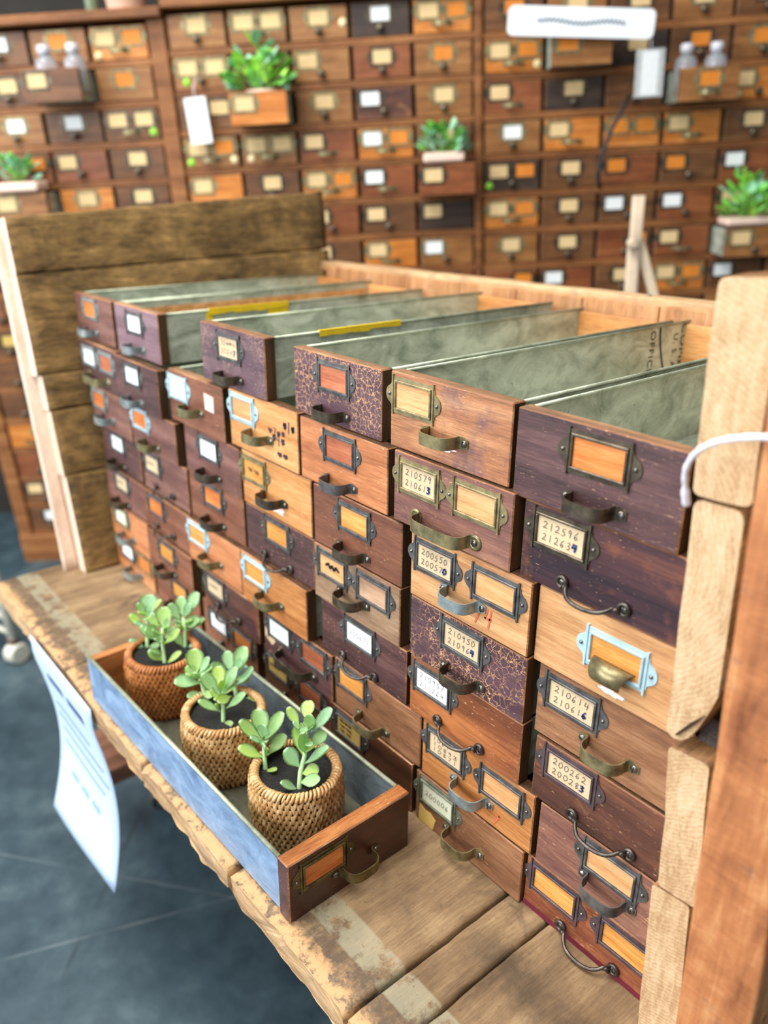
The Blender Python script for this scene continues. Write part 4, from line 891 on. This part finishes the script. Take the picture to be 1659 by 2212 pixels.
# rows of 'wood cards handle pull'; cards: C cream, W white, O bare orange, Y yellowed, each with l/c/r; handle k knob, s strap, b bar, - none
T = {'L': {0: ['d Wc k', 'd Wc k', 'm Oc -', 'o ClOr s'], 1: ['d Cc k', 'd Cc k', 'd Cl - 13', 'm Oc -'], 2: ['m Wc k', 'm Wc k', 'd Wc k', 'd ClCr s'], 3: ['d Cc k', 'r Or -', 'r Cl k', 'd Cc k'], 4: ['d Wc k', 'm Cl - 10', 'o Cc -', 'd Cc k'],
  5: ['m Oc k', 'd Cc k', 'd Wc k', 'm Cc k'], 6: ['d Oc k', 'r Cl k', 'o Cl s', 'd Cc k'], 7: ['r Or k', 'm Cc k', 'd Cc k', 'r Wl k'], 8: ['d Yc k', 'o Or -', 'm Cc k', 'd Oc k'], 9: ['d Cr k', 'd Cc k', 'r Cl k', 'm Wc k'], 10: ['d Or k', 'r Cc k', 'd Cc k', 'o Oc -'], 11: ['o Or s', 'd Wc k', 'm Cl k', 'd Cc k'], 12: ['r Wr k', 'd Cc k', 'd Oc k', 'm Cc k'], 13: ['d Cl k', 'm Cl k', 'r Wc k', 'd Cl k'], 14: ['d Wc k', 'd Cc k', 'm Cc k', 'r Oc k']},
 'M': {0: ['m Cc k', 'm ClCr s', 'm Cc k', 'b Wc k', 'o ClOr s'], 1: ['m ClCr k', 'd Cc k', 'm Cl k', 'r Cc k', 'm Oc k'], 2: ['d Cr k', 'o Cl - 14', 'm Cc k', 'k Wl k', 'm Cc k'], 3: ['m ClOr s', 'm ClCr s', 'r Cl s', 'o WlOr s', 'd Cc k'],
  4: ['o Cl -', 'd Cc k', 'o ClOr s', 'r Wl s', 'r Cl - 13'], 5: ['d Cc k', 'm Wc k', 'r Cl k', 'd Cl k', 'b Cl -'], 6: ['m Cc k', 'r Cc k', 'd Cl k', 'o Cl s', 'm Wl k'], 7: ['d Cc k', 'm Cc k', 'm Oc k', 'd Wc k', 'r Cc k']},
 'R': {-1: ['d Cc k', 'm Cc k', 'm Oc k', 'm Cc k', 'd Wc k', 'm Cc k'], 0: ['d Oc -', 'm Cc k', 'd Cc k', 'm Cc k', 'd Cc k', 'm Wc k'], 1: ['o ClOr s', 'm Ol - 12', 'b Cc k', 'd Oc k', 'm Oc k', 'd Cc k'], 2: ['r Cl s', 'b Cc k', 'd Cr k', 'm Oc s 13', 'o Clr k', 'd Wc k'],
  3: ['m Wc k', 'o Cl s', 'o OlOr -', 'o Cl s', 'd Cc k', 'm Cc k'], 4: ['b ClOr k', 'd Cc k', 'r Ol -', 'd Ol k', 'r Wl k', 'd Cc k'], 5: ['o ClOr s', 'd Cc k', 'd Wl k', 'r Wl k', 'd Cl k', 'm Wc k'], 6: ['m Cc k', 'd Cc k', 'r Or k', 'r Cl s', 'm Cl k 14', 'd Cc k'],
  7: ['r Or k', 'r Wl k', 'd Cc k', 'o ClOr s', 'd Wl k', 'm Cc k'], 8: ['d Cc k', 'm Wc k', 'r Cc k', 'd Cl k', 'm Cc k', 'd Cc k']}}
CC = {'C': (CARDB, 'cream card'), 'W': (CARDW, 'white card'), 'O': (INSB, 'orange slot'), 'Y': (CARDY, 'yellowed card')}
CX = {'l': .048, 'c': .093, 'r': .138}
BGR = {}
for cab, rows in T.items():
    ncol = 4 if cab == 'L' else (5 if cab == 'M' else 6)
    cab_u0 = U0[cab] - (ncol*BP if cab == 'L' else 0)
    rmin = min(rows); nrow = 16
    croot = empty('drawer_cabinet', label='tall wooden cabinet of small drawers, %s one along the back wall' % CABN[cab], cat='cabinet', group='wall cabinets', mw=wallm(cab_u0, 0, WOFF[cab]))
    H0 = -14.6*BH if cab == 'L' else -14.75*BH; H1 = -(rmin-1)*BH
    dv = {'L': .0604, 'M': .0294, 'R': .05}[cab]
    ups = [(ncol*BP, dv)] if cab != 'R' else []
    if cab == 'L': ups.append((-.06, .06))
    if cab == 'R': ups.append((ncol*BP, .05))
    for x0, wdt in ups:
        m = MB(); m.cbox(x0+.0015, x0+wdt-.0015, -.012, .40, H0-.10, H1, .003); m.build('upright', FRW, croot)
    for j in range(rmin, nrow):
        m = MB(); m.cbox(0, ncol*BP, -.004, .39, -j*BH-TB/2, -j*BH+TB/2, .002) if j < 15 else None
        if j < 15: m.build('shelf_board', FRW, croot)
    m = MB(); m.cbox(.001 if cab != 'L' else -.06, ncol*BP+dv-.001, -.045, .42, H1+.001, H1+.030, .004); m.build('top_board', FRW, croot)
    m = MB(); m.box(0, ncol*BP, .385, .395, H0, H1); m.build('back_panel', BACKP, croot)
    m = MB(); m.cbox(.001 if cab != 'L' else -.06, ncol*BP+dv-.001, -.02, .40, H0-.12, -14*BH-TB/2-.001, .004); m.build('base_board', FRW, croot)
    for r, cells in rows.items():
        for ci, cell in enumerate(cells):
            pt = cell.split(); wk, cds, hk = pt[0], pt[1], pt[2]; pull = int(pt[3])/100 if len(pt) > 3 else ((ci*7+r*5) % 4)*.0015
            words = []
            k = 0; cl = []
            while k < len(cds):
                if cds[k] in CC: cl.append([cds[k], cds[k+1] if k+1 < len(cds) else 'c']); k += 2
                else: k += 1
            desc = CC[cl[0][0]][1] + (' and ' + CC[cl[1][0]][1] if len(cl) > 1 else '')
            row_i = r - rmin
            lab = '%s wall drawer%s, %s, %s cabinet, %s row down, %s column' % (BWN[wk], ' pulled out' if pull > .05 else '', desc, CABN[cab], ORD[row_i], ORD[ci])
            root = empty('wall_drawer', label=lab, cat='drawer', group='drawers in the wall cabinets', mw=wallm(cab_u0 + ci*BP + (BP-FW_)/2, -.003-pull, WOFF[cab] - r*BH + TB/2 + .0012))
            link('front_panel', shared('f'+wk, lambda: bfront(wk)), root); link('drawer_box', shared('box', bbox), root)
            for kk, pos in cl:
                fo = frame_obj(root, CX[pos], FH_*.66, BRASS if wk in 'om' else BRONZE); fo.scale = (1.08, 1, 1.4)
                plate(fo, 'wood_insert' if kk == 'O' else 'card', CC[kk][0])
            if hk == 'k': link('handle', shared('knob', bknob), root, (.093, 0, FH_*.24))
            elif hk == 's': link('handle', HM['sO'], root, (.093, 0, FH_*.26))
            elif hk == 'b': link('handle', HM['bO'], root, (.093, 0, FH_*.26))
            BGR[cab, r, ci] = root
def sticker(key, x, z, mat):
    root = BGR[key]; link('sticker', shared('st'+mat.name, lambda: DISC.mesh('sticker', [mat])), root, (x, -.0004, z))
sticker(('M',1,0), .040, .022, STG); sticker(('M',3,0), .020, .020, STG); sticker(('L',2,3), .165, .022, STG); sticker(('R',4,0), .016, .018, STG)
sticker(('M',3,0), .170, .022, STC); sticker(('M',3,1), .030, .022, STC); sticker(('R',1,0), .172, .020, STC); sticker(('R',2,4), .030, .018, STC); sticker(('L',0,3), .020, .014, STC); sticker(('M',0,2), .172, .045, STC); sticker(('M',5,2), .012, .060, STC); sticker(('M',6,2), .020, .035, STC)

# plants in and on the pulled-out drawers
GLEAF = flat('green_leaf', (128,204,88), .5, 0, .25, 30); GLEAF2 = flat('blue_green_leaf', (160,216,178), .5, 0, .25, 30); GLEAF3 = flat('lime_leaf', (172,232,84), .5, 0, .2, 30)
PINKPOT = flat('blush_ceramic', (236,206,188), .5, 0, .05, 30); SOILB = flat('dark_soil', (30,28,24), .95)
LM = [leaf_mesh((0,0,0), (0,0,.052), .034, (0,-1,0), 40+i, mat=mt, teeth=False, thick=.0012) for i, mt in enumerate((GLEAF, GLEAF2, GLEAF3))]
def bushy(name, label, u, n, w, rx, rn, hz, nl, size, seed, tray=None, mats=(0,1,2), droop=.5):
    rnd = random.Random(seed); root = empty(name, label=label, cat='plant', mw=wallm(u, n, w))
    if tray:
        m = MB(); m.cbox(-tray[0]/2, tray[0]/2, -tray[1]/2, tray[1]/2, 0, tray[2], .006); m.build('pot', PINKPOT, root)
        z0 = tray[2]
    else:
        m = MB(); m.lathe([(.03, -.055), (.045, -.05), (.05, 0), (.046, .002)], 16); m.build('pot', PINKPOT, root); z0 = 0
    m = MB()
    for k in range(7):
        a = rnd.uniform(0, 6.28); m.tube([(rnd.uniform(-.3,.3)*rx, rnd.uniform(-.3,.3)*rn, z0-.004), (math.cos(a)*rx*.4, math.sin(a)*rn*.4, z0+hz*.5), (math.cos(a)*rx*.6, math.sin(a)*rn*.6, z0+hz*.7)], .002, 6)
    m.build('stem', GLEAF, root)
    for k in range(nl):
        a = rnd.uniform(0, 2*math.pi); q = math.sqrt(rnd.random()); hgt = rnd.random()
        p = Vector((math.cos(a)*rx*q*(1-.3*hgt), math.sin(a)*rn*q*(1-.3*hgt), z0 + hz*hgt*(1-.35*q*q)))
        d = Vector((math.cos(a)*q*1.2+rnd.uniform(-.4,.4), math.sin(a)*q*1.2-.35+rnd.uniform(-.4,.4), .9-droop*q+rnd.uniform(-.3,.3))).normalized()
        o = link('leaf', LM[mats[k % len(mats)]], root, p); o.rotation_euler = d.to_track_quat('Z', 'Y').to_euler(); o.rotation_euler.rotate_axis('Z', rnd.uniform(-.8,.8)); s_ = size*rnd.uniform(.75, 1.2); o.scale = (s_, s_, s_)
bushy('leafy_plant', 'leafy green plant spilling over a pulled-out drawer, middle cabinet', .305, -.082, -.128, .098, .052, .135, 80, .95, 3, mats=(0,1,2,0))
bushy('tray_succulent', 'pale green succulent in blush tray below the middle plant', .893, -.075, -.371, .062, .04, .075, 42, .9, 4, tray=(.135, .10, .030), mats=(1,1,0), droop=.2)
bushy('tray_succulent', 'pale succulent in blush tray at the left picture edge', -.555, -.075, -.392, .060, .04, .075, 40, .9, 5, tray=(.15, .10, .030), mats=(1,1,0), droop=.3)
bushy('tray_succulent', 'bright green plant in blush tray at right picture edge', 1.915, -.090, -.617, .085, .05, .120, 60, .95, 6, tray=(.16, .10, .024), mats=(0,2,1,0), droop=.4)
# glass bottles standing in drawers
GLASS = NT('bottle_glass'); GLASS.set(Base_Color=(.86,.92,1,1), Roughness=.12, Transmission_Weight=.75, IOR=1.45); GLASS = GLASS.mat
CORKW = flat('bottle_cap', (206,206,214), .45)
for u, w, lab in ((-.386, -.100, 'left glass bottle in pulled drawer of left cabinet'), (-.292, -.100, 'right glass bottle in pulled drawer of left cabinet'), (1.668, -.205, 'left glass bottle in pulled drawer under the sign'), (1.762, -.205, 'right glass bottle in pulled drawer under the sign')):
    root = empty('glass_bottle', label=lab, cat='bottle', group='glass bottles', mw=wallm(u, -.075, w))
    m = MB(); m.lathe([(.030, 0), (.034, .004), (.034, .085), (.030, .096), (.016, .106), (.014, .112)], 20); m.build('body', GLASS, root)
    m = MB(); m.lathe([(.017, .112), (.020, .114), (.020, .134), (.016, .138)], 18); m.build('cap', CORKW, root)
# hanging tag, sign, second tag, black cord
TAGW = flat('tag_white', (240,244,246), .8)
root = empty('price_tag', label='white blank price tag hanging on string from left drawer pull', cat='tag', mw=wallm(.081, -.060, -.205)); root.rotation_mode = 'QUATERNION'; root.rotation_quaternion = (wallm(0,0,0).to_3x3() @ Matrix.Rotation(math.radians(-3), 3, 'Y')).to_quaternion()
m = MB(); m.cbox(-.036, .036, -.0010, .0010, -.070, .070, .0006); m.build('card', TAGW, root)
m = MB(); m.tube([(0, 0, .066), (.002, .006, .10), (.010, .030, .128)], .0016, 6); m.build('string', CORD, root)
root = empty('shop_sign', label='white rounded sign board with grey script, in front of right cabinet', cat='sign'); root.rotation_mode = 'QUATERNION'
root.location = wallp(1.316, -.150, .0); root.rotation_quaternion = (wallm(0,0,0).to_3x3() @ Matrix.Rotation(math.radians(4.4), 3, 'Y')).to_quaternion()
m = MB(); pts = []
for cx, cz, a0 in ((.205,.022,0),(-.205,.022,90),(-.205,-.022,180),(.205,-.022,270)):
    for k in range(6): a = math.radians(a0+18*k); pts.append((cx+.018*math.cos(a), cz+.018*math.sin(a)))
m.prism(pts, -.006, .006); m.build('board', TAGW, root)
m = MB(); P = [(-.135+.27*k/60, .004*math.sin(k*.16)+.0060*math.sin(k*2.1)) for k in range(61)]
for a, b in zip(P[:-1], P[1:]): m.add([(a[0], -.0066, a[1]-.0045), (b[0], -.0066, b[1]-.0045), (b[0], -.0066, b[1]+.0045), (a[0], -.0066, a[1]+.0045)], [(0,1,2,3)])
m.build('script', flat('sign_script', (84,106,122), .8), root)
for x in (-.14, .14):
    m = MB(); m.tube([(x, .005, .01), (x, .13, .01)], .004, 8); m.build('bracket', IRON, root)
root = empty('patterned_tag', label='grey and white printed tag hanging under the sign', cat='tag', mw=wallm(1.538, -.140, -.147))
m = MB(); m.cbox(-.044, .044, -.001, .001, -.068, .066, .0006); m.build('card', flat('tag_grey', (176,180,178), .7, 0, .2, 80), root)
m = MB(); m.box(-.026, .026, -.0016, -.0009, -.062, .060); m.build('print_panel', flat('tag_pale', (226,230,230), .8, 0, .12, 160), root)
m = MB(); m.tube([(0, 0, .064), (-.002, -.004, .085), (-.006, -.008, .112)], .0016, 6); m.build('string', CORD, root)
m = MB(); m.tube([wallp(u, n, w) for u, n, w in ((1.50,-.06,-.205),(1.475,-.09,-.24),(1.44,-.10,-.30),(1.415,-.10,-.37),(1.405,-.09,-.44),(1.420,-.07,-.48))], .007, 8)
tag(m.build('black_cable', flat('black_cable_sheath', (40,38,40), .6)), 'dark cable hanging below the printed tag', 'cable')
# wooden easel
EASW = flat('easel_wood', (206,186,160), .65, 0, .1, 40)
root = empty('wooden_easel', label='pale wooden easel standing before the wall cabinets', cat='easel', mw=wallm(1.411, -.60, -1.86))
def bar(name, a, b, sx_, sy_):
    m = MB(); a = Vector(a); b = Vector(b); ax = (b-a).normalized(); sd = Vector((1,0,0)); sd = (sd-ax*sd.dot(ax)).normalized(); m.plank(a, b, sd, ax.cross(sd), sx_, sy_, .003, n=4); m.build(name, [EASW, EASW], root)
bar('mast', (-.004,0,.9), (0,0,1.385), .032, .022); bar('leg', (.002,.0,0), (-.006,-.002,1.26), .030, .020); bar('leg', (.46,.01,0), (.010,.012,1.27), .026, .020); bar('leg', (.05,.30,0), (.0,.02,1.24), .026, .020)
m = MB(); m.lathe([(.012,0),(.014,.004),(.014,.03),(.010,.034)], 12, c=(-.016,-.012,1.262), axis='y'); m.build('clamp_knob', EASW, root)
# pot on the left cabinet, box behind it
m = MB(); m.lathe([(.052,0),(.060,.01),(.072,.115),(.078,.117),(.078,.145),(.070,.146),(.066,.12)], 28)
o = m.build('clay_pot', flat('pale_clay', (232,190,164), .8, 0, .08, 30)); o.matrix_world = wallm(-.135, .06, WOFF['L']+BH+.031); tag(o, 'pale clay pot on top of the left cabinet', 'pot')
m = MB(); m.lathe([(.020,0),(.022,.004),(.022,.16),(.010,.20),(.010,.24)], 16)
o = m.build('green_bottle', flat('green_bottle_glass', (110,128,100), .3)); o.matrix_world = wallm(-.255, .08, WOFF['L']+BH+.031); tag(o, 'dull green bottle beside the clay pot on cabinet top', 'bottle')
# white metal cart at the left edge
CREAM = flat('cream_metal', (214,212,196), .5, .1, .1, 40); RUST = flat('rusty_metal', (124,92,70), .7, .2, .3, 60)
fz = floorpt(-.93, -.045).z
root = empty('metal_cart', (-.93, -.045, fz), 'cream metal cart corner on a white caster, left edge', 'cart')
m = MB(); m.tube([(0, 0, .09), (-.06, -.012, .34), (-.10, -.02, .60)], .016, 12); m.build('leg', CREAM, root)
m = MB(); m.tube([(-.005, 0, .075), (-.010, 0, .105)], .019, 12); m.build('stem_collar', RUST, root)
m = MB(); m.tube([(-.02, 0, .16), (-.30, -.10, .17)], .011, 10); m.build('crossbar', CREAM, root)
m = MB(); m.tube([(-.01, 0, .105), (-.30, -.10, .115)], .009, 10); m.build('crossbar', CREAM, root)
m = MB(); m.tube([(-.022, -.01, .038), (-.016, -.008, .038), (.016, .008, .038), (.022, .01, .038)], [.031, .036, .036, .031], 20); m.build('caster_wheel', CREAM, root)
